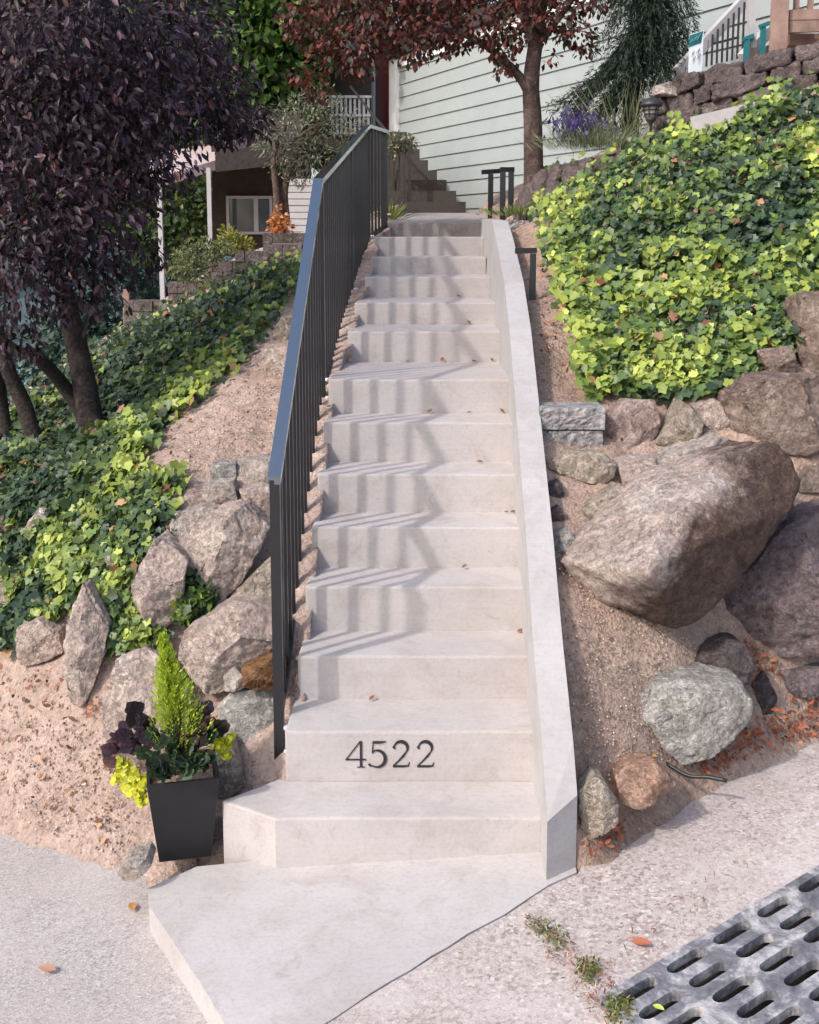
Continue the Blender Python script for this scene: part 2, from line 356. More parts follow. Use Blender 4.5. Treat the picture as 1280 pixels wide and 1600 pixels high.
HR = Height([pave_px(*q) for q in ((912,1318,.0),(960,1288,-.01),(1060,1228,-.015),(1150,1168,-.02),(1280,1122,-.02),(1420,1075,-.02),(1600,1020,-.02),(960,1330,-.08),(1060,1275,-.08),(1150,1220,-.1),(1280,1180,-.1),(1450,1130,-.1),(1000,1420,-.12),(1280,1260,-.12))]+[*[('w', XR(y)+.16, y, float(np.interp(y, [3.8, 4.0, 4.31, 4.8, 5.45, 6.15, 6.75, 7.85, 8.5, 11.2], [.19, .38, .69, 1.02, 1.38, 1.76, 1.985, 2.245, 2.365, 2.43]))-.13) for y in (3.95, 4.1, 4.3, 4.55, 4.8, 5.1, 5.45, 5.8, 6.15, 6.5, 7.0, 7.7, 8.5, 9.6)],
    (940,1180,4.1),(1000,1150,4.22),(950,1040,4.38),(1060,1040,4.5),(1180,1080,4.66),(960,950,4.62),(1080,960,4.72),(1250,1020,4.92),(1400,980,5.1),
    (930,850,4.92),(1060,850,4.98),(1200,850,5.08),(1350,850,5.2),(920,760,5.2),(1000,750,5.3),(1100,750,5.4),(1280,740,5.4),(1420,740,5.5),
    (910,670,5.6),(1000,670,5.65),(1100,660,5.65),(1250,650,5.6),(1400,650,5.7),
    (890,600,6.1),(1000,590,6.0),(1150,570,5.9),(1280,540,5.9),(1450,540,5.9),
    (870,450,7.2),(1000,440,6.8),(1150,430,6.6),(1300,430,6.5),(1500,430,6.5),
    (850,350,8.4),(950,320,7.9),(1100,290,7.4),(1300,270,7.2),(1500,250,7.2),
    (940,265,8.8),(1050,215,8.4),(1180,165,8.1),(1300,140,7.9),(1500,110,7.8),
    (860,290,9.8),('w',1.4,9.9,2.85),('w',2.2,9.3,3.1),('w',3.5,9.3,3.5),('w',1.2,11.2,2.8),('w',2.5,11.2,3.1),('w',4.5,11.2,3.6),('w',.95,13,2.6),('w',3,13,2.9),
    ('w',.9,3.3,-.25),('w',1.8,3.6,-.25)])

# ------------------------------------------------------------------ ground, banks, far country
def sheet(name, xs, ys, fn, mat, kind='structure', amp=.012, fr=7, skirt=False):
    X, Y = np.meshgrid(xs, ys) if not callable(xs) else xs(ys)
    Z = fn(X, Y); nz = np.array([noise.fractal(Vector((a*fr, b*fr, 3)), .7, 2.1, 5) for a, b in zip(X.ravel(), Y.ravel())]).reshape(X.shape)
    Z = Z+nz*amp
    if skirt: Z[:, 0] -= .6
    V = np.stack([X, Y, Z], -1).reshape(-1, 3); r, c = X.shape
    i = np.arange(r*c).reshape(r, c); F = np.stack([i[:-1, :-1], i[:-1, 1:], i[1:, 1:], i[1:, :-1]], -1).reshape(-1, 4)
    return tag(np_mesh(name, V, F, mat, smooth=True), kind=kind)
ysL = np.concatenate([np.linspace(3.0, 6.5, 150), np.linspace(6.53, 11, 110), np.linspace(11.1, 17, 40)])
sL = np.concatenate([[-.0005], np.linspace(0, 3.2, 150), np.linspace(3.25, 9, 60)])
sheet('left_bank', lambda ys: (np.array([[LE(y)+.03-s for s in sL] for y in ys]), np.array([[y]*len(sL) for y in ys])), ysL,
      lambda X, Y: np.where((Y < 4.16) & (X > -1.0+(Y-3.85)*.6), np.minimum(HL(X, Y), plane(X, Y)-.12), HL(X, Y)), MAT['soilL'], amp=.022, fr=6, skirt=True)
ysR = np.concatenate([np.linspace(3.4, 6.5, 140), np.linspace(6.53, 11, 100), np.linspace(11.1, 15, 20)])
sR = np.concatenate([[-.0005], np.linspace(0, 2.2, 120), np.linspace(2.25, 6, 50)])
sheet('right_bank', lambda ys: (np.array([[XR(y)+.09+s for s in sR] for y in ys]), np.array([[y]*len(sR) for y in ys])), ysR,
      lambda X, Y: np.where(Y < 3.87, np.minimum(HR(X, Y), plane(X, Y)-.12), HR(X, Y)), MAT['soilR'], amp=.022, fr=6, skirt=True)
# the street: one sheet, out to where the hillside hides it
gx = np.concatenate([np.linspace(-60, -4, 20), np.linspace(-3.8, 4, 80), np.linspace(4.2, 60, 20)])
gy = np.concatenate([np.linspace(-60, 0, 16), np.linspace(.2, 5.4, 60)])
sheet('street', gx, gy, lambda X, Y: plane(X, Y)-.10-.002*np.abs(X), MAT['asph'], amp=.006, fr=3)
# old worn apron beside the new slab
CRK = [(-.52, 2.72), (-.354, 3.052)]+[(-.354+.85*k/14+random.uniform(-.006, .006), 3.052+.724*k/14+random.uniform(-.008, .008)) for k in range(1, 14)]+[(.496, 3.776), (.60, 3.84)]
bm = bmesh.new()
poly = [(-.62, 2.2)]+[(x+random.uniform(.0, .004), y-random.uniform(.001, .006)) for x, y in CRK]+[(.72, 4.1), (1.3, 4.8), (2.4, 5.5), (4.2, 6.4), (6.5, 7.2), (6.5, 1.2), (-.2, 1.2)]
_g0, _ga, _gb = [np.array(x) for x in ((.692, 3.184), (.8685, 3.308), (.744, 3.112))]; RIM = [(-.6, -.6), (5.6, -.6), (5.6, 6.6), (-.6, 6.6)]
hole = [tuple(_g0+(_ga-_g0)*a+(_gb-_g0)*b) for a, b in RIM]; edges = []
for loop, zb in ((poly, -.6), (hole, -.09)):
    t_ = [bm.verts.new((x, y, plane(x, y)-.004)) for x, y in loop]; b_ = [bm.verts.new((x, y, plane(x, y)+zb)) for x, y in loop]; n_ = len(loop)
    for k in range(n_):
        bm.faces.new([t_[k], b_[k], b_[(k+1) % n_], t_[(k+1) % n_]]); edges.append(bm.edges.get((t_[k], t_[(k+1) % n_])))
bmesh.ops.triangle_fill(bm, edges=edges, use_beauty=True)
tag(obj('pavement', bm, MAT['agg']), kind='structure')
# far shore across the bay, below the hill
bm = bmesh.new(); v = [bm.verts.new(p) for p in ((-900, 60, -40), (300, 60, -40), (300, 900, -40), (-900, 900, -40))]; bm.faces.new(v)
tag(obj('bay_water', bm, MAT['water']), kind='structure')
hx = np.linspace(-900, 300, 90); hy = np.linspace(420, 1200, 40)
sheet('far_hills', hx, hy, lambda X, Y: -41+(Y-420)*.085*(1+.35*np.sin(X/70.)+.2*np.sin(X/23.)), MAT['hill'], amp=6, fr=.03)

# ------------------------------------------------------------------ the new concrete stairs
ST = [  # (edge pixel height, left px, right px, Y, Z)
 (1278,430,840,3.985),(1143,445,833,4.28),(1025,465,827,4.60),(917,477,819,4.91),(824,487,813,5.21),(741,496,808,5.51),(660,505,802,5.82),(593,513,796,6.13),
 (518,543,773,7.0),(473,554,766,7.6),(433,570,754,8.3),(402,579,748,9.0),(370,586,746,9.8),(348,606,740,10.75)]
stairs = thing('concrete_stairs', (0, 3.98, 0), 'pale new concrete stairs with low side wall and dark house number on a riser', 'stairs')
RZ = [P(640, s[0], s[3]).z for s in ST]
for i, (v, l, r, Y) in enumerate(ST):
    z = RZ[i]; xl = P(l, v, Y).x; xr = P(r, v, Y).x+(.06 if i > 7 else .02); yn = ST[i+1][3] if i < 13 else 12.6
    dx = .0283*(yn-Y); zb = (RZ[i-1] if i else -.1)-.35
    bm = bmesh.new()
    if i == 0:
        a = P(345, 1250, 4.10); b = P(430, 1278, 3.985)
        q = P(445, 1222, 4.28)
        prism(bm, [(a.x, a.y+.02), (b.x, Y), (xr, Y), (xr+dx, yn), (q.x+.02, yn), (q.x-.02, yn+.02)], -.3, z)
    elif i == 13:
        prism(bm, [(xl, Y, z), (xr+.12, Y, z), (xr+.2, yn, z+.13), (xl+.02, yn, z+.13)], zb, z)
    else:
        prism(bm, [(xl, Y), (xr, Y), (xr+dx, yn+.02), (xl+dx, yn+.02)], zb, z)
    bmesh.ops.recalc_face_normals(bm, faces=bm.faces)
    bmesh.ops.bevel(bm, geom=[e for e in bm.edges if len(e.link_faces) == 2 and e.calc_face_angle(0) > .6], offset=.009, segments=2, affect='EDGES', profile=.6, clamp_overlap=True)
    bmesh.ops.subdivide_edges(bm, edges=[e for e in bm.edges if e.calc_length() > .25], cuts=7, use_grid_fill=True); bmesh.ops.triangulate(bm, faces=bm.faces)
    for vv in bm.verts:
        c = vv.co; vv.co += Vector((0, noise.noise(c*6+Vector((0, 9, 0)))*.0028+noise.noise(c*31)*.0012, noise.noise(c*5)*.0035+noise.noise(c*27)*.0012))
    obj('step', bm, MAT['landc'] if i == 13 else MAT['conc'], stairs)
# low wall on the right
WT = [(3.80, .206), (4.0, .41), (4.31, .69), (4.8, 1.02), (5.45, 1.38), (6.15, 1.76), (6.75, 1.985), (7.85, 2.245), (8.5, 2.365), (11.2, 2.43)]
bm = bmesh.new(); secs = []
for k, (y, z) in enumerate(WT):
    xi = XR(y); foot = xi
    if y > 6.5: foot = xi-.045*min(1, (y-6.5)/.5)
    yi, yo = (3.80, 3.875) if k == 0 else (y, y)
    if k < 2: xi = foot = .486
    if k == 0: zi, zo = .206, .268
    else: zi = zo = z
    zb = -.3 if k < 2 else z-1.0
    secs.append([bm.verts.new(p) for p in ((foot, yi, zb), (xi, yi, zi), (xi+.115, yo, zo), (xi+.115, yo, zb))])
for a, b in zip(secs, secs[1:]):
    for k in range(4): bm.faces.new([a[k], a[(k+1) % 4], b[(k+1) % 4], b[k]])
bm.faces.new(secs[0]); bm.faces.new(secs[-1][::-1])
obj('side_wall', bm, MAT['wallc'], stairs, bevel=.007)
# landing slab at the foot, with its ragged edge
bm = bmesh.new()
sp = [(-.955, 3.905), (-.925, 3.79), (-.80, 3.58), (-.64, 3.31), (-.50, 3.05), (-.56, 2.60)]+CRK+[(.60, 4.0), (.2, 4.05), (-.5, 4.05), (-.80, 4.03)]
prism(bm, [(x, y, plane(x, y)) for x, y in sp], -.5, 0)
obj('foot_slab', bm, MAT['slab'], stairs, bevel=.012)
# numerals 4522
def ribbon(bm, pts, O, th=.006):
    """pts: (x, z, half width) along a stroke; laid on the riser at O facing -y"""
    L_, R2 = [], []
    for i, (x, z, wd) in enumerate(pts):
        a = pts[max(i-1, 0)]; b = pts[min(i+1, len(pts)-1)]
        dx, dz = b[0]-a[0], b[1]-a[1]; l = math.hypot(dx, dz) or 1
        L_.append((x-dz/l*wd, z+dx/l*wd)); R2.append((x+dz/l*wd, z-dx/l*wd))
    V = lambda q, y: bm.verts.new((O[0]+q[0], O[1]+y, O[2]+q[1]))
    fr = [(V(a, -th), V(b, -th)) for a, b in zip(L_, R2)]; bk = [(V(a, .001), V(b, .001)) for a, b in zip(L_, R2)]
    for i in range(len(pts)-1):
        bm.faces.new([fr[i][0], fr[i][1], fr[i+1][1], fr[i+1][0]])
        bm.faces.new([fr[i][0], fr[i+1][0], bk[i+1][0], bk[i][0]]); bm.faces.new([fr[i][1], bk[i][1], bk[i+1][1], fr[i+1][1]])
    bm.faces.new([fr[0][0], bk[0][0], bk[0][1], fr[0][1]]); bm.faces.new([fr[-1][1], bk[-1][1], bk[-1][0], fr[-1][0]])
def arc(cx, cz, rx, rz, a0, a1, wf, n=18):
    return [(cx+rx*math.cos(R_(a0+(a1-a0)*k/n)), cz+rz*math.sin(R_(a0+(a1-a0)*k/n)), wf(k/n)) for k in range(n+1)]
G = {  # unit: digit height 1
 '4': [[(.56, 0, .045), (.56, 1.0, .045)], [(.53, .99, .02), (.02, .30, .02)], [(.0, .30, .028), (.74, .30, .028)], [(.42, .012, .014), (.70, .012, .014)]],
 '5': [[(.14, .955, .05), (.40, .955, .05), (.60, .985, .018)], [(.14, .97, .018), (.11, .54, .018)],
       [(.11, .54, .016)]+arc(.28, .33, .30, .32, 110, -120, lambda t: .02+.05*math.sin(math.pi*min(1, t*1.05)))+[(.03, .06, .03), (.0, .11, .045), (.03, .15, .02)]],
 '2': [[(.10, .70, .02), (.055, .76, .05), (.075, .82, .045)]+arc(.31, .74, .245, .245, 165, -35, lambda t: .022+.05*max(0, math.sin(math.pi*(t*.9+.02)))**1.5, 16)+[(.40, .44, .045), (.22, .24, .03), (.03, .05, .022)],
       [(.02, .045, .045), (.45, .045, .045), (.58, .06, .035), (.62, .20, .012)]],
}
DH = .109; yd = ST[1][3]-.0005
for ch, u in zip('4522', (540, 577, 613, 651)):
    o = P(u, 1199, yd); bm = bmesh.new()
    for k, st in enumerate(G[ch]): ribbon(bm, [(x*DH, z*DH, wd*DH*.9) for x, z, wd in st], (o.x, yd+.0003*k, o.z), .0022+.0004*k)
    obj('numeral', bm, MAT['black'], stairs)
# ------------------------------------------------------------------ railing
rail = thing('stair_railing', (XL(4.4), 4.4, .1), 'black metal railing with flat top rail along left side of pale stairs', 'railing')
def rx(y): return XL(y)-.045
e2 = P(603, 206, 10.95)
TOP = [Vector((rx(4.42), 4.42, 1.30)), Vector((rx(6.18), 6.18, 2.537)), Vector((rx(10.30), 10.30, 3.205)), e2]
BOT = [Vector((rx(4.50), 4.50, .335)), Vector((rx(6.44), 6.44, 1.46)), Vector((rx(7.9), 7.9, 1.72)), Vector((rx(9.57), 9.57, 2.09)), Vector((rx(10.3), 10.3, 2.24)), Vector((e2.x, e2.y, 2.36))]
def along(line, y):
    for a, b in zip(line, line[1:]):
        if a.y-1e-6 <= y <= b.y+1e-6: return a+(b-a)*((y-a.y)/(b.y-a.y))
    return line[0] if y < line[0].y else line[-1]
def sweep(bm, line, wd, h, dz=0):
    """rectangular rail with mitred bends, section kept upright"""
    S = []
    for i, p in enumerate(line):
        a = line[max(i-1, 0)]; b = line[min(i+1, len(line)-1)]; d = (b-a); d.z = 0; d.normalize(); s = Vector((d.y, -d.x, 0))
        S.append([bm.verts.new(p+s*sx*wd/2+Vector((0, 0, dz+sz*h/2))) for sx, sz in ((-1, -1), (1, -1), (1, 1), (-1, 1))])
    for a, b in zip(S, S[1:]):
        for k in range(4): bm.faces.new([a[k], a[(k+1) % 4], b[(k+1) % 4], b[k]])
    bm.faces.new(S[0][::-1]); bm.faces.new(S[-1])
bm = bmesh.new(); sweep(bm, TOP, .052, .03, .0); obj('top_rail', bm, MAT['toprail'], rail, bevel=.003)
bm = bmesh.new(); sweep(bm, BOT, .028, .028); obj('bottom_rail', bm, MAT['black'], rail, bevel=.002)
posts = [(4.44, .12), (6.24, 1.32), (8.3, 1.72), (10.3, 2.1), (e2.y-.02, 2.3)]
for y, zb in posts:
    t = along(TOP, y); bm = bmesh.new(); box(bm, (t.x-.02, y-.02, zb), (t.x+.02, y+.02, t.z-.012)); po = obj('post', bm, MAT['black'], rail, bevel=.003)
    for z in (.06, .16):
        bb = bmesh.new(); bar(bb, (t.x+.018, y-.005, zb+z), (t.x+.052, y-.005, zb+z), .016, .016); lathe(bb, (t.x+.03, y-.024, zb+z-.008), [(.008, 0), (.01, .004), (.01, .012), (.007, .016)], 8)
        obj('bolt', bb, MAT['bolt'], po)
y = 4.44+.12
while y < 10.9:
    if all(abs(y-p[0]) > .05 for p in posts):
        t = along(TOP, y); b = along(BOT, y); bm = bmesh.new(); h = .011
        box(bm, (t.x-h, y-h, b.z+.008), (t.x+h, y+h, t.z-.01)); obj('baluster', bm, MAT['black'], rail)
    y += .12
# ------------------------------------------------------------------ rocks
def roughen(bm, size, seed, amp, fine=1.0, rounds=7, div=34):
    Lm = size/div
    for _ in range(rounds):
        es = [e for e in bm.edges if e.calc_length() > Lm]
        if not es or len(bm.verts) > 6000: break
        bmesh.ops.subdivide_edges(bm, edges=es, cuts=1); bmesh.ops.triangulate(bm, faces=bm.faces)
    for _ in range(1): bmesh.ops.smooth_vert(bm, verts=bm.verts, factor=.5, use_axis_x=True, use_axis_y=True, use_axis_z=True)
    bm.normal_update(); o = Vector((seed*3.17, seed*1.31, seed*.77)); f = 2.6/size
    for v in bm.verts:
        p = v.co*f+o
        a = noise.fractal(p, .8, 2.0, 4)*.016
        n1 = noise.noise(p*1.15+o*2); a -= .018*max(0, 1-abs(n1)/.05)
        q = Vector((p.x*1.1+p.z*.5, p.y*1.1, p.z*3.6)); c = round(noise.noise(q*.9)*5)/5*.02
        b = noise.fractal(p*5, .5, 2.1, 5)*.013*fine
        v.co += v.normal*(a+b+c)*size*amp
    bmesh.ops.smooth_vert(bm, verts=bm.verts, factor=.2, use_axis_x=True, use_axis_y=True, use_axis_z=True)
def rock(label, outline, mat, dy=0., ridge=(), thick=None, lean=.45, front=.16, group=None, amp=1., H=None, name='boulder', Y0=None, seed=None):
    us = [p[0] for p in outline]; vs = [p[1] for p in outline]; uc, vc = sum(us)/len(us), sum(vs)/len(vs)
    H = H or (HR if uc > 780 else HL)
    if Y0 is None:
        h = H.at(uc, vc); Y0 = (h.y if h else 6.0)
    Y0 += dy; sd = seed if seed is not None else (uc*.013+vc*.007)
    rr = random.Random(int(uc*7+vc*13))
    px = Y0/FOC; size = max(max(us)-min(us), max(vs)-min(vs))*px; small = min(max(us)-min(us), max(vs)-min(vs))*px
    th = thick if thick else max(small*.9, size*.45)
    pts = []
    for u, v in [(uc+(a-uc)*1.04, vc+(b-vc)*1.04) for a, b in outline]:
        pts.append(P(u, v, Y0+(vc-v)*px*lean+rr.uniform(-.05, .05)*small))
    cen = sum(pts, Vector())/len(pts)
    for p in list(pts):
        q = cen+(p-cen)*rr.uniform(.45, .85)
        if front and rr.random() < .6: pts.append(q+Vector((0, -front*small*rr.uniform(.9, 2.), .0)))
        q = cen+(p-cen)*rr.uniform(.7, .9); pts.append(q+Vector((0, th*rr.uniform(.7, 1), 0)))
    for u, v, d in ridge: pts.append(P(u, v, Y0+(vc-v)*px*lean-d))
    bm = bmesh.new()
    for p in pts: bm.verts.new(p)
    r = bmesh.ops.convex_hull(bm, input=bm.verts)
    bmesh.ops.delete(bm, geom=[g for g in set(r['geom_interior']+r['geom_unused']) if isinstance(g, bmesh.types.BMVert)], context='VERTS')
    if not ridge or len(ridge) < 3:
        for _ in range(6):
            nrm = Vector((rr.uniform(-.8, .8), -1, rr.uniform(-.35, .9))).normalized(); cc = sum((v.co for v in bm.verts), Vector())/len(bm.verts)
            dm = max(nrm.dot(v.co-cc) for v in bm.verts)*rr.uniform(.58, .84)
            bmesh.ops.bisect_plane(bm, geom=bm.verts[:]+bm.edges[:]+bm.faces[:], plane_co=cc+nrm*dm, plane_no=nrm, clear_outer=True)
            keep = [v.co.copy() for v in bm.verts]; bm.free(); bm = bmesh.new()
            for q in keep: bm.verts.new(q)
            bmesh.ops.remove_doubles(bm, verts=bm.verts, dist=size*.004)
            r = bmesh.ops.convex_hull(bm, input=bm.verts)
            bmesh.ops.delete(bm, geom=[g for g in set(r['geom_interior']+r['geom_unused']) if isinstance(g, bmesh.types.BMVert)], context='VERTS')
    bmesh.ops.triangulate(bm, faces=bm.faces); roughen(bm, size, sd, amp)
    o = obj(name, bm, MAT[mat], smooth=True); return tag(o, label, 'rock' if size > .22 else 'stone', group)
# right bank
rock('huge brown diamond-shaped boulder leaning over bare soil beside the stair wall', [(879,877),(924,829),(984,772),(1040,746),(1137,716),(1209,699),(1235,724),(1246,754),(1239,787),(1190,829),(1175,855),(1145,919),(1100,960),(1059,979),(1029,971),(987,945),(939,937),(894,900)], 'rk_shaded', -.30, [(1008,893,.36),(1048,806,.27),(1128,716,.08),(886,879,.05)], .6, .5, .0, amp=.7)
rock('big purple-grey boulder at right edge below the diamond-shaped boulder', [(1320,796),(1242,814),(1197,877),(1145,932),(1125,965),(1152,995),(1197,1022),(1205,1052),(1320,1050)], 'rk_purple', -.16, [(1200,900,.12),(1250,880,.15)], .6, .5, .1)
rock('large dark rounded boulder under the ivy at right edge', [(1130,616),(1167,590),(1212,586),(1320,590),(1320,690),(1265,712),(1190,702),(1156,680),(1149,657),(1134,631)], 'rk_brown', -.1, [(1190,660,.14),(1250,660,.16)], .6, .5, .2)
rock('pinkish wedge rock with flat face beside grey concrete block under ivy', [(918,684),(980,626),(1021,627),(1034,672),(1010,714),(961,716),(927,697)], 'rk_orange', -.06, (), .4, .6, .12)
rock('tan triangular rock between the pinkish wedge rock and a small brown rock', [(1027,697),(1040,676),(1068,627),(1104,661),(1096,682),(1077,693),(1040,704)], 'rk_tan', -.1, (), .3, .5, .2)
rock('small brown rock tucked left of the dark rounded boulder under ivy', [(1085,635),(1119,624),(1141,642),(1149,672),(1126,684),(1104,666)], 'rk_pink', -.05, (), .3, .5, .2)
rock('long pale rock lying along the top edge of the diamond-shaped boulder', [(1029,716),(1126,681),(1149,697),(1134,711),(1096,729),(1062,743),(1032,737)], 'rk_pale', -.14, (), .3, .8, .25)
rock('small pale rock between the flat rock and the long pale rock', [(965,724),(1025,716),(1032,750),(1002,767),(976,759)], 'rk_pink', -.1, (), .25, .4, .3)
rock('flat brown rock just under the lower grey concrete block', [(854,724),(890,709),(942,709),(965,731),(961,757),(942,765),(886,746),(856,737)], 'rk_tan', -.08, (), .3, .9, .2)
rock('narrow sliver of rock resting along the left shoulder of the diamond-shaped boulder', [(897,814),(916,791),(969,757),(987,771),(950,797),(916,825)], 'rk_tan', -.05, (), .2, .6, .25)
rock('small dark stone under flat brown rock beside the stair wall', [(856,757),(877,754),(882,776),(860,782)], 'rk_dark', -.03, (), .15, .3, .3)
rock('blue-grey stone against the stair wall left of the diamond-shaped boulder tip', [(862,836),(890,829),(903,847),(886,864),(863,864)], 'rk_grey', -.04, (), .15, .3, .3)
rock('dull grey stone against the stair wall just above the blue-grey stone', [(860,800),(876,793),(884,815),(862,824)], 'rk_dark', -.03, (), .15, .3, .3)
rock('small rough rock right of the diamond-shaped boulder tip at photo edge', [(1242,761),(1265,731),(1310,731),(1310,772),(1250,771)], 'rk_brown', -.06, (), .25, .4, .25)
rock('flat purple rock under the big purple-grey boulder', [(1207,1067),(1216,1052),(1310,1047),(1310,1092),(1250,1096),(1212,1086)], 'rk_purple', -.05, (), .3, .5, .2)
rock('dark grey rock perched on top of the big pale grey rock', [(1082,1052),(1100,1022),(1141,1004),(1164,1007),(1179,1037),(1170,1070),(1126,1072),(1090,1070)], 'rk_dark', -.13, [(1110,1040,.08)], .3, .4, .15)
rock('big pale grey rock at foot of soil slope above the pavement', [(991,1099),(1032,1066),(1092,1066),(1160,1068),(1175,1094),(1175,1131),(1156,1152),(1122,1182),(1070,1204),(1040,1167),(1010,1129)], 'rk_grey', -.16, [(1060,1110,.12),(1130,1120,.13)], .4, .4, .15)
rock('small cracked rock right of the big pale grey rock', [(1172,1082),(1197,1052),(1218,1094),(1214,1122),(1186,1133)], 'rk_dark', -.03, (), .25, .4, .2)
rock('tan wedge stone standing against the end of the stair wall', [(903,1240),(931,1215),(946,1223),(965,1259),(967,1287),(922,1321),(912,1302),(907,1270)], 'rk_tan', -.12, [(918,1262,.06),(955,1250,.02)], .18, .2, .1)
rock('orange-brown stone on pavement edge right of the tan wedge stone', [(963,1221),(980,1202),(1025,1193),(1059,1229),(1006,1268),(972,1264)], 'rk_ember', -.14, [(1040,1228,.05)], .2, .5, .15)
rock('tall brown rock at right edge in front of the ivy', [(1250,459),(1320,455),(1320,588),(1265,584),(1250,530)], 'rk_brown', -.2, (), .4, .3, .15)
rock('small dark rock under ivy edge above the dark rounded boulder', [(1188,549),(1241,541),(1248,584),(1208,586)], 'rk_brown', -.16, (), .3, .3, .2)
# left bank
rock('large rounded pink boulder beside railing, topmost of the big boulders', [(298,834),(340,800),(379,793),(418,829),(394,877),(371,924),(337,956),(320,943),(315,907),(296,874),(276,859)], 'rk_pink', -.16, [(360,840,.1)], .5, .45, .12)
rock('pale tan rock behind railing post right of the topmost big boulder', [(395,902),(430,866),(446,880),(446,955),(412,962),(357,937)], 'rk_tan', -.1, (), .3, .4, .15)
rock('pale angular rock on upper left shoulder of the topmost pink boulder', [(262,808),(319,793),(347,799),(302,838),(276,861),(262,832)], 'rk_pale', -.1, (), .3, .4, .15)
rock('flat slab stone at edge of ivy above the pale angular rock', [(260,784),(290,768),(311,769),(321,776),(311,795),(262,797)], 'rk_pink', -.06, (), .3, .8, .15)
rock('small pale round rock between flat slab stone and square top stone', [(317,760),(364,752),(371,791),(347,801),(315,786)], 'rk_pale', -.1, (), .25, .4, .25)
rock('flat squared stone on rock wall top beside the railing', [(367,726),(390,720),(440,722),(442,759),(367,763)], 'rk_pale', -.1, (), .35, .5, .1)
rock('grey block stone on the soil left of the flat squared stone', [(328,727),(367,725),(368,752),(328,753)], 'rk_grey', -.05, (), .2, .3, .1)
rock('pinkish rock under flat squared stone behind the railing', [(373,765),(436,763),(444,829),(412,831),(388,799)], 'rk_pink', -.08, (), .3, .4, .15)
rock('leaning flaky slab rock at right edge of the hanging ivy', [(240,846),(270,864),(291,881),(276,953),(272,975),(246,998),(219,955),(204,922),(215,889)], 'rk_pink', -.16, [(245,905,.06)], .3, .4, .1)
rock('large pale boulder behind the potted conifer, lower of the big boulders', [(290,990),(360,947),(409,958),(444,966),(444,1040),(379,1050),(352,1090),(337,1108),(309,1104),(296,1069),(274,1046),(274,1016)], 'rk_pink', -.2, [(350,1000,.12),(400,990,.1)], .5, .45, .12)
rock('rusty orange rock wedged beside lower railing post', [(378,1046),(432,1026),(444,1030),(444,1082),(397,1083),(380,1072)], 'rk_rust', -.16, (), .25, .4, .2)
rock('small pale stone left of the rusty orange rock', [(347,1060),(366,1043),(382,1060),(382,1077),(350,1084)], 'rk_pale', -.16, (), .2, .4, .2)
rock('pale lumpy rock behind foot of railing post', [(341,1110),(367,1086),(436,1082),(438,1112),(405,1149),(411,1183),(416,1224),(380,1236),(373,1200),(365,1170),(347,1136)], 'rk_grey', -.02, [(385,1140,.08)], .3, .35, .06)
rock('dark rock in shade under railing post foot', [(403,1149),(440,1103),(452,1185),(452,1215),(412,1232)], 'rk_dark', .1, (), .25, .35, .05)
rock('rounded tan boulder directly behind the planter at left', [(160,1110),(180,1035),(225,1018),(268,1040),(300,1110),(290,1190),(169,1196)], 'rk_pink', -.1, [(220,1090,.1)], .4, .4, .15)
rock('narrow tan stone standing between planter and bottom step', [(330,1165),(360,1165),(375,1200),(383,1236),(345,1250),(330,1240)], 'rk_tan', -.1, (), .2, .3, .12)
rock('tall upright column stone standing under the hanging ivy', [(124,917),(144,930),(167,982),(163,1028),(139,1052),(124,1119),(101,1112),(101,985)], 'rk_pink', -.16, [(125,1000,.08)], .25, .35, .08)
rock('round pinkish rock left of the upright column stone', [(25,985),(60,969),(90,990),(97,1022),(70,1037),(23,1049)], 'rk_pink', -.1, (), .3, .4, .2)
rock('pointed rock showing through ivy at upper left', [(34,829),(60,795),(85,800),(83,834),(45,863)], 'rk_pink', -.1, (), .3, .4, .15)
rock('brown rock under ivy at far left edge above the others', [(-30,815),(12,810),(18,850),(12,882),(-30,882)], 'rk_brown', -.1, (), .3, .4, .15)
rock('pinkish rock low at far left edge below ivy', [(-15,908),(22,917),(51,937),(47,954),(10,964),(-18,950)], 'rk_pink', -.1, (), .3, .5, .15)
rock('small stone peeping out of the hanging ivy', [(163,872),(186,870),(186,895),(168,892)], 'rk_pink', -.1, (), .15, .4, .2)
rock('white stone under left corner of the landing slab', [(180,1370),(198,1348),(228,1340),(234,1358),(210,1377),(185,1382)], 'rk_pale', .03, (), .15, .5, .2, Y0=3.84)
rock('rounded tan stone beside railing at top of bare soil slope', [(426,522),(440,495),(460,490),(466,540),(426,547)], 'rk_tan', -.1, (), .25, .4, .2)
rock('pale stone beside railing just below the rounded tan stone', [(413,547),(455,543),(455,600),(442,622),(416,600)], 'rk_pink', -.1, (), .25, .4, .2)
rock('small stone at edge of the lowest stair below bottom rail', [(456,1085),(463,1060),(470,1066),(466,1096)], 'rk_orange', -.02, (), .1, .3, .2, Y0=4.62)
for i, (u, v, r) in enumerate([(468,1035,6),(474,990,6),(480,900,6),(487,850,5),(497,770,5),(503,700,5),(512,640,5)]):
    y = 4.7+i*.23; rock('small broken stone in the gap between railing and stair edge', [(u-r,v+r*1.3),(u-r*.6,v-r),(u+r*.5,v-r*1.4),(u+r,v+r*.2),(u+r*.4,v+r*1.5)], 'rk_orange' if i % 2 else 'rk_tan', 0, (), .07, .3, .2, group='broken stones beside the stair edge', Y0=HL(XL(y)-.05, y) and y, name='rubble_stone')
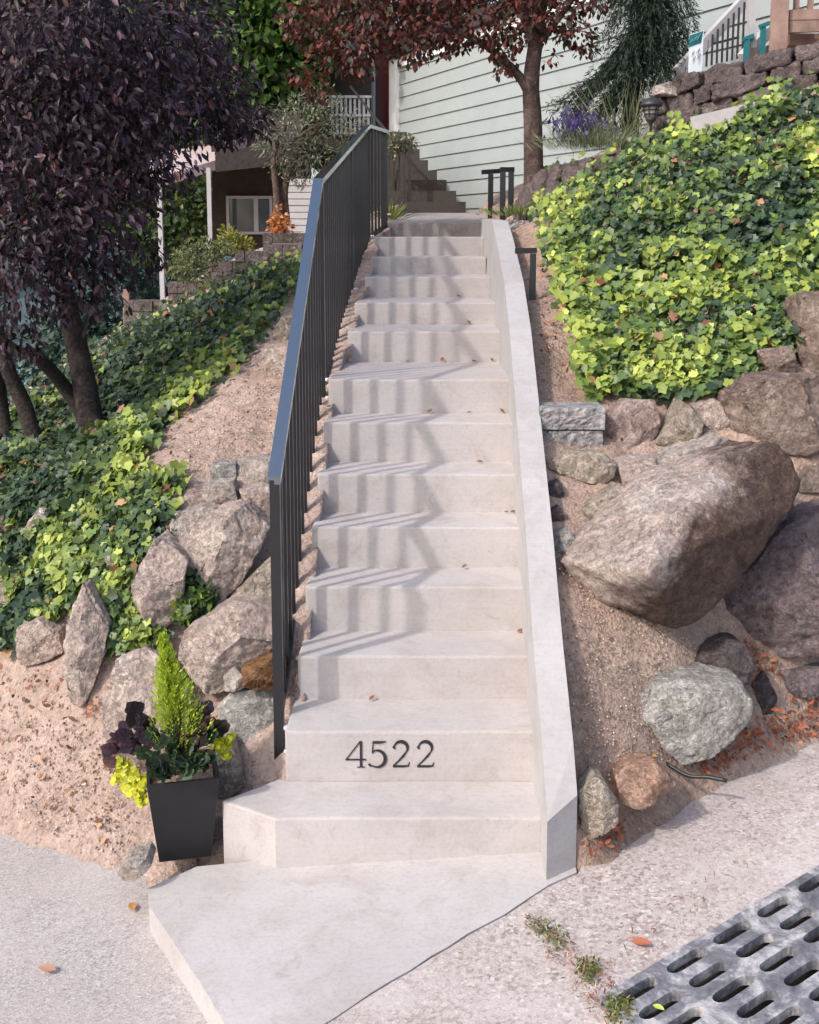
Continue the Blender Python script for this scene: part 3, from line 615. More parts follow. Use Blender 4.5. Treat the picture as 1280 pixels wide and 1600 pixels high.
# split-face concrete blocks that step up the soil beside the stair wall
def splitblock(label, u0, v0, u1, v1, Y, courses=2, depth=.22):
    a = P(u0, v0, Y); b = P(u1, v1, Y); bm = bmesh.new(); h = (a.z-b.z)/courses
    for k in range(courses):
        z1 = a.z-k*h-(.004 if k else 0); x1 = b.x-(.0 if k == 0 else .008)
        box(bm, (a.x, Y, z1-h+.004), (x1, Y+depth, z1))
    for _ in range(4):
        bmesh.ops.subdivide_edges(bm, edges=[e for e in bm.edges if e.calc_length() > .022], cuts=1, use_grid_fill=True)
    bm.normal_update()
    for v in bm.verts:
        if v.co.y < Y+.001: v.co.y -= .014*abs(noise.fractal(v.co*22, .6, 2, 4))+.008*noise.noise(v.co*60)
    tag(obj('concrete_block', bm, MAT['block'], smooth=False), label, 'concrete block', 'split face blocks beside the stair wall')
splitblock('lowest split-face grey block pair beside the stair wall, widest one', 843, 638, 944, 706, 5.48)
splitblock('middle split-face grey block beside the stair wall below the ivy edge', 827, 512, 880, 574, 6.62)
splitblock('small grey block seen through the black handrail frame', 806, 396, 838, 450, 7.9)
splitblock('topmost grey block at top corner of the stair wall', 792, 344, 838, 362, 9.2, 1)
# ------------------------------------------------------------------ drain grate
g0, ga, gb = [np.array(x) for x in ((.692, 3.184), (.8685, 3.308), (.744, 3.112))]
A_, B_ = ga-g0, gb-g0
bm = bmesh.new()
def gp(a, b, z): q = g0+A_*a+B_*b; return bm.verts.new((q[0], q[1], plane(q[0], q[1])+z))
NA, NB = 6, 7; TH = .032
def capsule(ca, cb):
    out = []
    for s, sg in ((0, 1), (1, -1)):
        for k in range(7):
            t = math.pi*(k/6)-math.pi/2; r = .155
            da = sg*(.24+r*math.cos(t)); db = sg*(.26*math.sin(t)); out.append((ca+da, cb+db))
    return out
for i in range(NA):
    for j in range(NB):
        ca, cb = i-.0+(.0), j
        crn = [(ca-.5, cb-.5), (ca+.5, cb-.5), (ca+.5, cb+.5), (ca-.5, cb+.5)]
        cap = capsule(ca, cb)
        o = [gp(a, b, .008) for a, b in crn]; c = [gp(a, b, .008) for a, b in cap]; cl = [gp(a, b, .008-TH) for a, b in cap]
        n = len(c)
        for k in range(n): bm.faces.new([c[k], c[(k+1) % n], cl[(k+1) % n], cl[k]])
        # ring between the cell square and the slot
        ang = lambda p: math.atan2((p[1]-cb)*1.0, (p[0]-ca)*1.0)
        q = sorted([(ang(p), 0, v) for p, v in zip(crn, o)]+[(ang(p), 1, v) for p, v in zip(cap, c)], key=lambda t: t[0])
        co = sorted([(ang(p), v) for p, v in zip(crn, o)], key=lambda t: t[0]); cc = sorted([(ang(p), v) for p, v in zip(cap, c)], key=lambda t: t[0])
        def corner_for(t):
            best = None
            for a, v in co:
                d = abs((a-t+math.pi) % (2*math.pi)-math.pi)
                if best is None or d < best[0]: best = (d, v)
            return best[1]
        for k in range(n):
            a, b = cc[k], cc[(k+1) % n]; ta, tb = corner_for(a[0]), corner_for(b[0])
            bm.faces.new([a[1], b[1], tb] if ta is tb else [a[1], b[1], tb, ta])
bmesh.ops.remove_doubles(bm, verts=bm.verts, dist=.0004)
# rim round it
rim = [(-.62, -.62), (NA-.38, -.62), (NA-.38, NB-.38), (-.62, NB-.38)]; inn = [(-.5, -.5), (NA-.5, -.5), (NA-.5, NB-.5), (-.5, NB-.5)]
ro = [gp(a, b, .008) for a, b in rim]; ri = [gp(a, b, .008) for a, b in inn]; rd = [gp(a, b, -.03) for a, b in rim]
for k in range(4):
    bm.faces.new([ro[k], ro[(k+1) % 4], ri[(k+1) % 4], ri[k]]); bm.faces.new([ro[k], rd[k], rd[(k+1) % 4], ro[(k+1) % 4]])
tag(obj('drain_grate', bm, MAT['grate']), 'worn iron drain grate with rows of rounded slots set in pavement', 'drain grate')
bm = bmesh.new(); f = [gp(a, b, -.088) for a, b in rim]; bm.faces.new(f)
tag(obj('drain_pit', bm, MAT['pit']), kind='structure')
# ------------------------------------------------------------------ leaves
FOLD = (np.array([(0,0,0),(-.3,.5,.09),(0,1,0),(.3,.5,.09)], float), np.array([(0,2,1),(0,3,2)]))
OVAL = (np.array([(0,0,0),(-.2,.22,.05),(-.27,.5,.06),(-.16,.8,.02),(0,1,-.05),(.16,.8,.02),(.27,.5,.06),(.2,.22,.05),(0,.5,0)], float),
        np.array([(8,i,(i+1) % 8) for i in range(8)]))
_iv = [(0,.0),(-.2,-.1),(-.45,.02),(-.4,.24),(-.54,.5),(-.31,.62),(0,1.0),(.31,.62),(.54,.5),(.4,.24),(.45,.02),(.2,-.1)]
IVY = (np.array([(x, y, .05*abs(x)*2-.04*max(0, y-.5)) for x, y in _iv]+[(0,.32,-.04)], float), np.array([(12,(i+1) % 12,i) for i in range(12)]))
_rn = 17
ROUND = (np.array([(0,.08,0)]+[((.5+.05*(k % 4 == 0)-.06*(k % 4 == 2))*math.sin(2*math.pi*k/_rn), .5-(.5+.05*(k % 4 == 0)-.06*(k % 4 == 2))*math.cos(2*math.pi*k/_rn), .05*math.sin(k*2.1)) for k in range(1, _rn)]+[(0,.42,-.08)], float), np.array([(_rn,(i+1) % _rn,i) for i in range(_rn)]))
def unit(a): return a/(np.linalg.norm(a, axis=-1, keepdims=True)+1e-9)
def scatter(name, T, Pn, D, Nn, S, Cc, mat, parent=None, extra=None):
    """one mesh of leaves: T template, Pn positions, D tip direction, Nn face normal, S length, Cc colour"""
    V, F = T; D = unit(D); X = unit(np.cross(D, Nn)); Z = np.cross(X, D); n = len(Pn)
    W = Pn[:, None]+S[:, None, None]*(V[None, :, 0:1]*X[:, None]+V[None, :, 1:2]*D[:, None]+V[None, :, 2:3]*Z[:, None])
    Fs = (F[None]+(np.arange(n)*len(V))[:, None, None]).reshape(-1, F.shape[1]); col = np.repeat(Cc, len(V), 0)
    W = W.reshape(-1, 3)
    if extra:
        eV, eF, eC = extra; Fs = np.concatenate([Fs, np.array(eF)+len(W)]); W = np.concatenate([W, eV]); col = np.concatenate([col, np.tile(eC, (len(eV), 1))])
    return np_mesh(name, W, Fs, mat, parent, col)
def pick(cols, weights, n, jit=.25):
    c = np.array(cols)[rng.choice(len(cols), n, p=np.array(weights)/sum(weights))]; return np.clip(c*(1+jit*rng.normal(size=(n, 1))), .003, .9)
def nz3(p, f, o=0): return np.array([noise.noise(Vector((float(a)*f+o, float(b)*f, float(c)*f))) for a, b, c in p])
def blobs_to_leaves(blobs, dens, shell=.45):
    out = []; nr = []
    for (c, r, sq) in blobs:
        n = int(dens*r*r*10); d = unit(rng.normal(size=(n, 3))); k = (shell+(1-shell)*rng.random(n)**.6)[:, None]
        q = d*r*k; q[:, 2] *= sq; out.append(q+np.array(c)); nr.append(d)
    return np.concatenate(out), np.concatenate(nr)
def pb(lst): return [(tuple(P(u, v, Y)), r, sq) for u, v, Y, r, sq in lst]
LIGHT = -np.array(ldir)
# ------------------------------------------------------------------ ivy
def ivy(name, label, poly, H, n, size, palette, edge=None, thick=.12, rag=.0, dry=.03, cat='ivy', glow=0.0):
    us = [p[0] for p in poly]; vs = [p[1] for p in poly]; u = rng.uniform(min(us), max(us), n*3); v = rng.uniform(min(vs), max(vs), n*3)
    k = in_poly(u+rng.normal(0, rag, n*3), v+rng.normal(0, rag, n*3), poly); u, v = u[k][:n], v[k][:n]
    y, p = H.hit(u, v); ok = ~np.isnan(y); p, u, v = p[ok], u[ok], v[ok]; m = len(p)
    e = .03; nx = (H(p[:, 0]+e, p[:, 1])-H(p[:, 0]-e, p[:, 1]))/(2*e); ny = (H(p[:, 0], p[:, 1]+e)-H(p[:, 0], p[:, 1]-e))/(2*e)
    N = unit(np.stack([-nx, -ny, np.ones(m)], 1))
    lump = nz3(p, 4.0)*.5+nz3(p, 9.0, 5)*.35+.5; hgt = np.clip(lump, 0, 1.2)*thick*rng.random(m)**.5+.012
    if rag: pass
    pos = p+N*hgt[:, None]+rng.normal(0, .012, (m, 3))
    nn = unit(N*.55+np.array([-.25, -.45, .5])+rng.normal(0, .42, (m, 3))); down = unit(np.stack([-nx*.0-.1*np.ones(m), -.6*np.ones(m), -.8*np.ones(m)], 1)+rng.normal(0, .55, (m, 3)))
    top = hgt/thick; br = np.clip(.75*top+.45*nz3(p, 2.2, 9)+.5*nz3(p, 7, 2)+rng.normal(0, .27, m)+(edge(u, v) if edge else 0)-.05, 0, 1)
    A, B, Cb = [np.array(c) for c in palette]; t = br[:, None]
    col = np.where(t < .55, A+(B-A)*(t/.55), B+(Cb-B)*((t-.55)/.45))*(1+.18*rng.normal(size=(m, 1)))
    d = rng.random(m) < dry; col[d] = pick([(.30, .13, .06), (.42, .26, .14), (.2, .08, .05)], [1, 1, 1], d.sum())
    s = size*rng.uniform(.55, 1.2, m)*(1+.15*nz3(p, 3, 2))
    return tag(scatter(name, IVY, pos, down, nn, s, np.clip(col, .004, .8), MAT['ivy']), label, cat, kind='stuff')
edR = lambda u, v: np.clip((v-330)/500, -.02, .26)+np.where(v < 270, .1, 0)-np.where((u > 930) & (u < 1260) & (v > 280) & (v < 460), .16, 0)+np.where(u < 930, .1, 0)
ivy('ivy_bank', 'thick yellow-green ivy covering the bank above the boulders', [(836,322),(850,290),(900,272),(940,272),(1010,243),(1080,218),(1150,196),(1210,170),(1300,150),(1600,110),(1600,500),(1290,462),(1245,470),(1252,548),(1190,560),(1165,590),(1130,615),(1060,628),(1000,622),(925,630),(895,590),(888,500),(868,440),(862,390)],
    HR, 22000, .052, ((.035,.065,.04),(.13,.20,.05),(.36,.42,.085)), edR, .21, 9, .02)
shadeL = lambda u, v: -.3+np.clip((u-np.interp(v, [430, 510, 610, 690, 740, 800], [476, 425, 330, 250, 215, 190])+105)/100, 0, 1)*np.where(v > 560, .6, .35)  # slope ivy: tree shade and lit right edge put into leaf colour
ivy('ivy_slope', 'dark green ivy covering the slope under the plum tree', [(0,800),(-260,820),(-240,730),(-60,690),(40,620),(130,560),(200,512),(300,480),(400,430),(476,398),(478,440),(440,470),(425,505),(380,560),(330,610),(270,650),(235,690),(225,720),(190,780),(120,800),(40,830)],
    HL, 20000, .055, ((.028,.05,.025),(.085,.135,.038),(.30,.36,.07)), shadeL, .12, 8, .02)
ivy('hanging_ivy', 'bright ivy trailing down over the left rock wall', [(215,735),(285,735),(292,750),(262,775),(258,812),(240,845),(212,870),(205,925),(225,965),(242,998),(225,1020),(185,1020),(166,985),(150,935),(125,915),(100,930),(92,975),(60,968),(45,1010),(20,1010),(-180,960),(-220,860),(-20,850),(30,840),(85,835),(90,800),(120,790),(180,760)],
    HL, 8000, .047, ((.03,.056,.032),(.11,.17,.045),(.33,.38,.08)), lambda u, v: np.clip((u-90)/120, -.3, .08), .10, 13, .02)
ivy('ivy_tuft', 'small ivy tuft growing between leaning slab and big boulder', [(285,880),(300,876),(310,915),(330,925),(325,950),(300,965),(278,980),(270,960),(280,920)],
    HL, 420, .05, ((.022,.045,.022),(.10,.16,.03),(.34,.38,.06)), lambda u, v: .0, .16, 4, .0)
# ------------------------------------------------------------------ litter and pebbles
def litter(name, label, polys, H, n, size, cols, mat='dry', T=FOLD, lift=.012, cat='leaf litter', tilt=.35):
    PP = []
    for poly, share in polys:
        us = [p[0] for p in poly]; vs = [p[1] for p in poly]; m = int(n*share*2.2); u = rng.uniform(min(us), max(us), m); v = rng.uniform(min(vs), max(vs), m)
        k = in_poly(u+rng.normal(0, 7, m), v+rng.normal(0, 7, m), poly); y, p = H.hit(u[k], v[k]); PP.append(p[~np.isnan(y)][:int(n*share)])
    p = np.concatenate(PP); m = len(p); e = .03
    nx = (H(p[:, 0]+e, p[:, 1])-H(p[:, 0]-e, p[:, 1]))/(2*e); ny = (H(p[:, 0], p[:, 1]+e)-H(p[:, 0], p[:, 1]-e))/(2*e)
    N = unit(np.stack([-nx, -ny, np.ones(m)], 1)); p = p+N*(lift+.012*rng.random((m, 1)))
    return tag(scatter(name, T, p, unit(rng.normal(size=(m, 3)))*1.-0*N, unit(N+rng.normal(0, tilt, (m, 3))), size*rng.uniform(.4, 1.3, m), pick(cols, [1]*len(cols), m), MAT[mat]), label, cat, kind='stuff')
class Plane:
    def __init__(s, dz): s.dz = dz
    def __call__(s, x, y): return plane(x, y)+s.dz
    hit = Height.hit; at = Height.at
DRY = [(.22,.09,.05),(.35,.17,.09),(.16,.07,.05),(.42,.24,.13)]
litter('leaf_litter', 'brown fallen leaves along the left slope below the ivy', [([(215,740),(235,690),(330,610),(440,480),(440,520),(400,580),(330,640),(290,700),(250,745)], .5),([(-20,1040),(100,1050),(170,1090),(160,1130),(60,1110),(-20,1110)], .25),([(0,1120),(150,1140),(210,1180),(200,1340),(60,1260),(0,1200)], .12)], HL, 430, .03, DRY, T=OVAL)
litter('dry_leaves', 'reddish dry leaves gathered at the foot of the right rocks', [([(1150,1140),(1290,1090),(1290,1150),(1190,1165),(1110,1215),(1080,1200)], .6),([(1140,1000),(1200,1010),(1215,1060),(1180,1070)], .1),([(905,1320),(970,1280),(975,1300),(915,1335)], .12),([(1190,800),(1240,790),(1240,815),(1190,850)], .1),([(850,345),(862,400),(880,500),(885,590),(850,600),(838,400)], .08)], HR, 700, .032, [(.36,.10,.05),(.30,.12,.06),(.20,.08,.05)], T=OVAL)
PEB = (np.array([(-.5,0,0),(.5,0,0),(0,-.45,0),(0,.45,0),(0,0,.38),(0,0,-.3)], float), np.array([(0,2,4),(2,1,4),(1,3,4),(3,0,4),(2,0,5),(1,2,5),(3,1,5),(0,3,5)]))
litter('gravel', 'small gravel on bare soil beside the stair wall', [([(885,900),(960,940),(1090,1000),(1000,1090),(1060,1200),(960,1215),(905,1240)], .75),([(865,830),(900,860),(890,900),(870,900)], .05),([(840,350),(870,430),(880,520),(880,600),(850,640)], .2)], HR, 1300, .011, [(.40,.32,.27),(.34,.25,.2),(.24,.18,.14),(.5,.43,.38)], 'pebble', PEB, .003, 'gravel', .6)
litter('soil_crumbs', 'small clods and chips on the bare left slope', [([(250,745),(290,700),(330,640),(400,580),(440,520),(430,720),(330,730)], .4),([(-10,1100),(160,1140),(210,1200),(215,1360),(60,1290),(-10,1220)], .6)], HL, 1100, .014, [(.36,.26,.2),(.5,.38,.31),(.28,.19,.15)], 'pebble', PEB, .002, 'gravel', .6)
litter('pavement_debris', 'dry twigs and leaf bits in the pavement crack beside the drain grate', [([(822,1428),(850,1440),(890,1480),(950,1510),(965,1545),(1000,1600),(930,1600),(880,1520),(835,1470)], .7),([(960,1480),(1050,1400),(1190,1330),(1190,1350),(970,1500)], .3)], Plane(.0), 700, .028, [(.36,.14,.08),(.2,.1,.06),(.42,.28,.18)], T=(np.array([(0,0,0),(-.08,.5,.05),(0,1,0),(.08,.5,.05)], float), FOLD[1]), lift=.004)
litter('moss', 'green moss patches in the pavement crack', [([(820,1430),(850,1445),(890,1475),(880,1485),(840,1460)], .4),([(905,1500),(940,1505),(930,1540),(900,1525)], .25),([(945,1565),(990,1560),(985,1600),(950,1595)], .35)], Plane(.0), 900, .014, [(.10,.14,.03),(.16,.2,.05),(.2,.18,.07)], 'leaf', FOLD, .004, 'moss', .9)
def leaf_on(label, u, v, H, s, col, off=.012, name='fallen_leaf', T=OVAL):
    q = H.at(u, v, off=off) if not isinstance(H, float) else P(u, v, H)
    a = rng.uniform(0, 6.28); scatter_ = scatter(name, T, np.array([q]), np.array([[math.cos(a), math.sin(a), .1]]), np.array([[.1, -.2, 1.]]), np.array([s]), np.array([col]), MAT['dry']); return tag(scatter_, label, 'fallen leaf')
leaf_on('single brown leaf lying on the grey street at lower left', 88, 1516, Plane(-.1), .07, (.42,.24,.17))
leaf_on('reddish leaf lying on soil left of the planter', 115, 1283, Plane(-.09), .065, (.40,.18,.12))
leaf_on('orange leaf lying on gravel above the orange-brown stone', 1028, 1182, HR, .05, (.62,.25,.05), .03)
leaf_on('red leaf on pavement beside the drain grate corner', 985, 1470, Plane(0), .07, (.40,.14,.08))
leaf_on('small yellow-green leaf beside the drain grate edge', 1020, 1570, Plane(.01), .04, (.5,.6,.12))
leaf_on('orange leaf beside the landing slab corner at left', 208, 1410, Plane(-.1), .06, (.5,.24,.08))
# stick: a length of black pipe poking from the leaves
bm = bmesh.new(); q = [P(1040, 1192, 4.33), P(1075, 1212, 4.27), P(1105, 1214, 4.24), P(1136, 1220, 4.20)]; tube(bm, curve_pts(q, 4), .008)
tag(obj('drip_pipe', bm, MAT['plastic'], smooth=True), 'thin black pipe poking out of dry leaves below the big pale grey rock', 'pipe')
for i, (u, v) in enumerate([(668,653),(730,655),(760,730),(790,803),(797,808),(808,990),(720,893),(690,515),(640,655)]): pass
# ------------------------------------------------------------------ trees
def limb(bm, pts, r0, r1, n=8):
    c = curve_pts(pts, 6); tube(bm, c, [r0+(r1-r0)*i/(len(c)-1)*1.0 for i in range(len(c))], n)
def tree(name, label, cat, limbs, blobs, dens, size, cols, wts, mat, barkm, T=FOLD, droop=.5, trunk_at=None, shell=.4, group=None, mask=None, nrm=.6):
    root = thing(name, trunk_at, label, cat, group)
    bm = bmesh.new()
    for pts, r0, r1 in limbs: limb(bm, pts, r0, r1)
    obj('trunk', bm, MAT[barkm], root, smooth=True)
    p, d = blobs_to_leaves(blobs, dens, shell); m = len(p)
    if mask is not None:
        k = mask(p); p, d = p[k], d[k]; m = len(p)
    dirs = unit(d*.6+np.array([0, -.1, -droop])+rng.normal(0, .5, (m, 3))); nn = unit(d*nrm+np.array([0, -.2, .7])+rng.normal(0, .5, (m, 3)))
    c = pick(cols, wts, m); c *= (1+.35*nz3(p, 2.5))[:, None]
    scatter('crown', T, p, dirs, nn, size*rng.uniform(.6, 1.25, m), np.clip(c, .003, .9), MAT[mat], root); return root
# dark plum tree at left
b0 = HL.at(150, 690); b1 = HL.at(62, 700); b2 = HL.at(12, 690)
b0 = b0 or P(150,690,7.3); b1 = b1 or P(62,700,7.5); b2 = b2 or P(12,690,7.8)
dn = Vector((0, 0, .15))
pl = [(40,20,7.2,.75,.8),(150,60,7.6,.8,.8),(235,30,7.9,.6,.8),(320,140,8.4,.36,.7),(60,180,7.0,.7,.8),(180,200,7.4,.65,.7),(290,170,8.8,.45,.6),(335,135,9.7,.42,.8),(385,190,9.7,.28,.6),(290,60,9.7,.45,.8),(365,190,8.8,.24,.5),(345,215,8.6,.16,.5),
      (60,330,6.6,.45,.8),(0,380,6.5,.45,.9),(110,390,6.6,.34,.9),(160,340,6.9,.36,.8),(40,450,6.5,.3,.9),(120,460,6.7,.22,.9),(180,440,6.9,.17,1.1),(20,530,6.7,.2,.8),(200,280,7.4,.4,.7),(215,250,7.7,.25,.7),(225,400,7.4,.17,.9),
      (-80,200,7.0,.6,.9),(90,250,8.0,.6,.8),(160,120,8.4,.7,.8),(250,80,8.6,.5,.7),(240,150,8.6,.5,.7),(30,130,8.2,.8,.9)]
tree('plum_tree', 'dark purple-leaved plum tree with several trunks above the ivy slope', 'tree',
     [([b0-dn, P(132,600,7.2), P(108,490,7.2), P(85,400,7.3), P(60,250,7.3)], .085, .045), ([P(150,680,7.25), P(105,610,7.2), P(60,560,7.0), P(20,545,6.9), P(-30,500,6.8)], .05, .03), ([P(95,440,7.25), P(150,330,7.4), P(230,200,7.7), P(330,110,8)], .045, .012), ([P(90,420,7.25), P(20,300,7.1), P(-60,150,7)], .04, .012), ([P(75,330,7.3), P(120,180,7.6), P(200,40,8)], .035, .012), ([b1-dn, P(40,640,7.4), P(10,570,7.3), P(-20,450,7.1)], .06, .04), ([b2-dn, P(0,630,7.8), P(-10,540,7.6), P(-40,430,7.3)], .06, .04)],
     pb(pl), 340, .066, [(.019,.011,.017),(.034,.019,.028),(.056,.032,.046),(.16,.10,.135),(.14,.055,.05)], [5,4,3,.8,.4], 'gloss', 'bark', (OVAL[0]*np.array([.72,1,1.2]), OVAL[1]), .7, b0, .3)
# red-brown maple in front of the house
mb = P(835, 268, 9.9)
mp = [(500,40,9.9,.28,.8),(560,70,9.8,.33,.8),(520,85,9.9,.2,.8),(610,30,9.8,.36,.8),(560,100,9.9,.16,.8),(640,70,9.7,.2,.8),(680,40,9.8,.33,.8),(740,20,9.8,.3,.8),(780,60,9.7,.2,.8),(790,100,9.75,.13,.9),(815,30,9.7,.3,.8),(870,20,9.7,.26,.8),(900,50,9.7,.18,.8),(915,75,9.65,.1,.8),(470,120,10,.12,.8),(495,135,10,.14,.9),(545,-30,9.8,.45,.8),(680,-50,9.8,.5,.8),(830,-60,9.7,.5,.8),(940,-30,9.7,.35,.8),(620,20,10.2,.3,.8),(720,70,10.0,.12,.7),(860,90,9.75,.07,.8),(465,30,10,.2,.9)]
tree('maple_tree', 'red-brown leaved tree with slim forked trunk before the pale green siding', 'tree',
     [([mb-Vector((0,0,.25)), P(833,200,9.85), P(830,130,9.8), P(838,60,9.75), P(850,-40,9.7)], .088, .05), ([P(830,150,9.8), P(812,120,9.8), P(780,88,9.8), P(740,60,9.8), P(660,30,9.8)], .045, .02), ([P(836,75,9.75), P(815,10,9.7), P(800,-40,9.7)], .05, .03), ([P(700,45,9.8), P(600,60,9.8), P(530,60,9.9)], .022, .008), ([P(850,60,9.72), P(880,20,9.7), P(910,-20,9.7)], .03, .012)],
     pb(mp), 380, .066, [(.085,.024,.019),(.13,.036,.028),(.045,.024,.015),(.20,.055,.04),(.04,.04,.015)], [4,4,3,2,2], 'leaf', 'bark2', FOLD, .8, mb, .25)
# green broadleaf tree behind the left houses
def simple_tree(label, u, v, Y, h, blobs, dens, size, cols, wts, r=.15, name='broadleaf_tree', group=None):
    b = P(u, v, Y); return tree(name, label, 'tree', [([b, b+Vector((.1,0,h*.5)), b+Vector((0,.1,h))], r, r*.4)], pb(blobs), dens, size, cols, wts, 'leaf', 'bark', FOLD, .4, b, .45, group)
simple_tree('bright green leafy tree behind the dark plum crown', 390, 300, 17, 5, [(390,60,17,1.3,.9),(330,20,17.5,1.2,.9),(440,110,17,.8,.9),(360,140,17.2,1.1,.9),(420,180,17,.6,.8),(420,-60,17,1.5,.9),(300,-60,17.5,1.3,.9)], 150, .17, [(.05,.11,.02),(.09,.17,.03),(.16,.24,.05),(.03,.06,.015)], [4,3,1.5,2])
simple_tree('dark green tree filling the gap behind the porch roof', 250, 400, 24, 5, [(240,120,24,2.6,.9),(120,60,25,3,.9),(330,180,23,2.0,.9),(470,120,22,1.7,.9),(470,0,22,1.9,.9),(560,60,22,1.7,.9),(180,250,24,2.0,.8),(300,290,23,1.5,.8),(20,200,25,2.8,.9),(560,-60,23,2,.9),(660,20,24,1.6,.9)], 70, .3, [(.022,.04,.014),(.04,.065,.02),(.07,.10,.03)], [4,3,1], .3)
simple_tree('blue-green tree far below the slope behind the plum trunks', 150, 600, 26, 3, [(190,470,26,1.0,1),(120,540,26,1.2,.8),(60,600,25,1.,.8),(235,440,25,.6,1.1)], 110, .2, [(.04,.075,.055),(.07,.11,.085),(.11,.16,.13)], [4,3,1], .12)
simple_tree('shaded green tree seen between the porch posts', 285, 470, 20, 2.2, [(285,350,20,.85,1.1),(235,370,20.5,.6,.9),(340,330,20,.7,1)], 170, .14, [(.03,.055,.015),(.06,.09,.02),(.10,.13,.03)], [4,3,1], .12)
# grey-green olive bush
ob = P(440, 335, 11.6)
tree('olive_tree', 'small grey-green olive tree with two thin trunks beside the railing bend', 'tree',
     [([P(434,345,11.6), P(432,300,11.6), P(428,240,11.6), P(450,190,11.6)], .045, .02), ([P(447,345,11.7), P(446,290,11.65), P(470,230,11.6), P(510,190,11.6)], .045, .02), ([P(430,250,11.6), P(470,210,11.5), P(530,180,11.5)], .02, .008)],
     pb([(470,190,11.6,.33,.9),(430,200,11.6,.26,1),(520,190,11.6,.28,.9),(490,240,11.5,.26,.9),(445,250,11.6,.22,.9),(540,230,11.6,.18,1),(500,160,11.6,.24,.8),(560,200,11.7,.16,1),(420,230,11.7,.16,1),(470,280,11.6,.12,.8)]), 700, .055, [(.10,.11,.07),(.17,.18,.12),(.27,.28,.2),(.06,.07,.035)], [4,4,2,2], 'leaf', 'bark2', (np.array([(0,0,0),(-.13,.5,.03),(0,1,0),(.13,.5,.03)], float), FOLD[1]), .2, ob, .1)
# weeping conifer
wb = P(985, 200, 9.3); root = thing('weeping_conifer', wb, 'dark green weeping conifer with drooping branches against the siding', 'tree')
bm = bmesh.new(); limb(bm, [wb-Vector((0,0,.2)), P(990,120,9.3), P(1010,20,9.3), P(1020,-120,9.3)], .07, .04)
PP, DD = [], []
def strand(a, b, sag, n):
    a, b = Vector(a), Vector(b); mid = a.lerp(b, .45)+Vector((0, 0, sag))
    for i in range(n):
        t = i/(n-1); q = a*(1-t)**2+mid*2*t*(1-t)+b*t*t; d = ((mid-a)*2*(1-t)+(b-mid)*2*t)
        PP.append(q); DD.append(d.normalized())
for i in range(300):
    v0 = rng.uniform(-150, 60); a = P(1012+rng.normal(0, 12), v0, 9.3+rng.normal(0, .12)); u1 = rng.normal(1020, 48); v1 = v0+rng.uniform(70, 190)
    u1 = min(max(u1, 930), 1088); v1 = min(v1, 178); strand(a, P(u1, v1, 9.25+rng.normal(0, .22)), rng.uniform(.0, .14), 34)
for a, b, k in (((985,70),(868,205),26), ((980,110),(862,175),14), ((985,130),(905,190),18), ((1000,40),(930,140),16), ((1000,90),(950,190),14)):
    for i in range(k): strand(P(a[0]+rng.normal(0, 8), a[1]+rng.normal(0, 10), 9.3), P(b[0]+rng.normal(0, 14)+20, b[1]+rng.normal(0, 12), 9.15+rng.normal(0, .15)), rng.uniform(.05, .16), 34)
obj('trunk', bm, MAT['bark'], root, smooth=True)
PP = np.array(PP); DD = np.array(DD); PP = np.repeat(PP, 3, 0)+rng.normal(0, .008, (len(PP)*3, 3)); DD = np.repeat(DD, 3, 0); m = len(PP)
scatter('foliage', (np.array([(0,0,0),(-.07,.5,0),(0,1,0),(.07,.5,0)], float), FOLD[1]), PP, unit(DD+rng.normal(0, .45, (m, 3))), unit(rng.normal(size=(m, 3))+np.array([0,-.5,.5])), .055*rng.uniform(.6, 1.3, m), pick([(.012,.024,.016),(.022,.04,.024),(.045,.07,.04)], [4,3,1], m), MAT['leaf'], root)
# ------------------------------------------------------------------ shrubs
def tuft(name, label, cat, base, n, L, spread, cols, wts, mat='leaf', wd=.02, droop=.3, ball=None, up=1.):
    """blades or twigs fanning out from a base area"""
    b = np.array(base); m = n; off = rng.normal(0, 1, (m, 3))*np.array(spread); d = unit(off*np.array([1.2, 1.2, 0])/max(spread)*.45+np.array([0, 0, up])+rng.normal(0, .28, (m, 3)))
    T = (np.array([(0,0,0),(-wd,.45,0),(wd,.45,0),(0,1,-droop*.3)], float), np.array([(0,2,1),(1,2,3)])); off[:, 2] = np.abs(off[:, 2])
    return tag(scatter(name, T, b+off, d, unit(rng.normal(size=(m, 3))+np.array([0,-.6,.2])), L*rng.uniform(.5, 1.2, m), pick(cols, wts, m), MAT[mat]), label, cat)
def bush(name, label, cat, blobs, dens, size, cols, wts, T=FOLD, mat='leaf', shell=.35, droop=.1):
    p, d = blobs_to_leaves(pb(blobs), dens, shell); m = len(p)
    return tag(scatter(name, T, p, unit(d+np.array([0,0,-droop])+rng.normal(0, .5, (m, 3))), unit(d*.5+np.array([0,-.3,.6])+rng.normal(0, .5, (m, 3))), size*rng.uniform(.6, 1.3, m), np.clip(pick(cols, wts, m), .003, .9), MAT[mat]), label, cat)
lv = P(935, 238, 8.9)
tuft('lavender_plant', 'grey-green lavender with purple flower spikes beside the path light', 'plant', lv, 1500, .15, (.17, .09, .05), [(.16,.19,.11),(.24,.27,.16),(.10,.13,.07)], [3,3,2], wd=.014)
p = np.array([P(rng.normal(905, 22), rng.normal(198, 11), 8.9+rng.normal(0, .08)) for _ in range(240)]); m = len(p)
scatter('flower_spikes', FOLD, p, unit(np.array([0,0,1.])+rng.normal(0, .3, (m, 3))), rng.normal(size=(m, 3)), .05*rng.uniform(.6, 1.2, m), pick([(.10,.07,.22),(.16,.11,.30),(.07,.05,.14)], [3,2,2], m), MAT['leaf'], [o for o in C.objects if o.name == 'lavender_plant'][0])['kind'] = 'stuff'
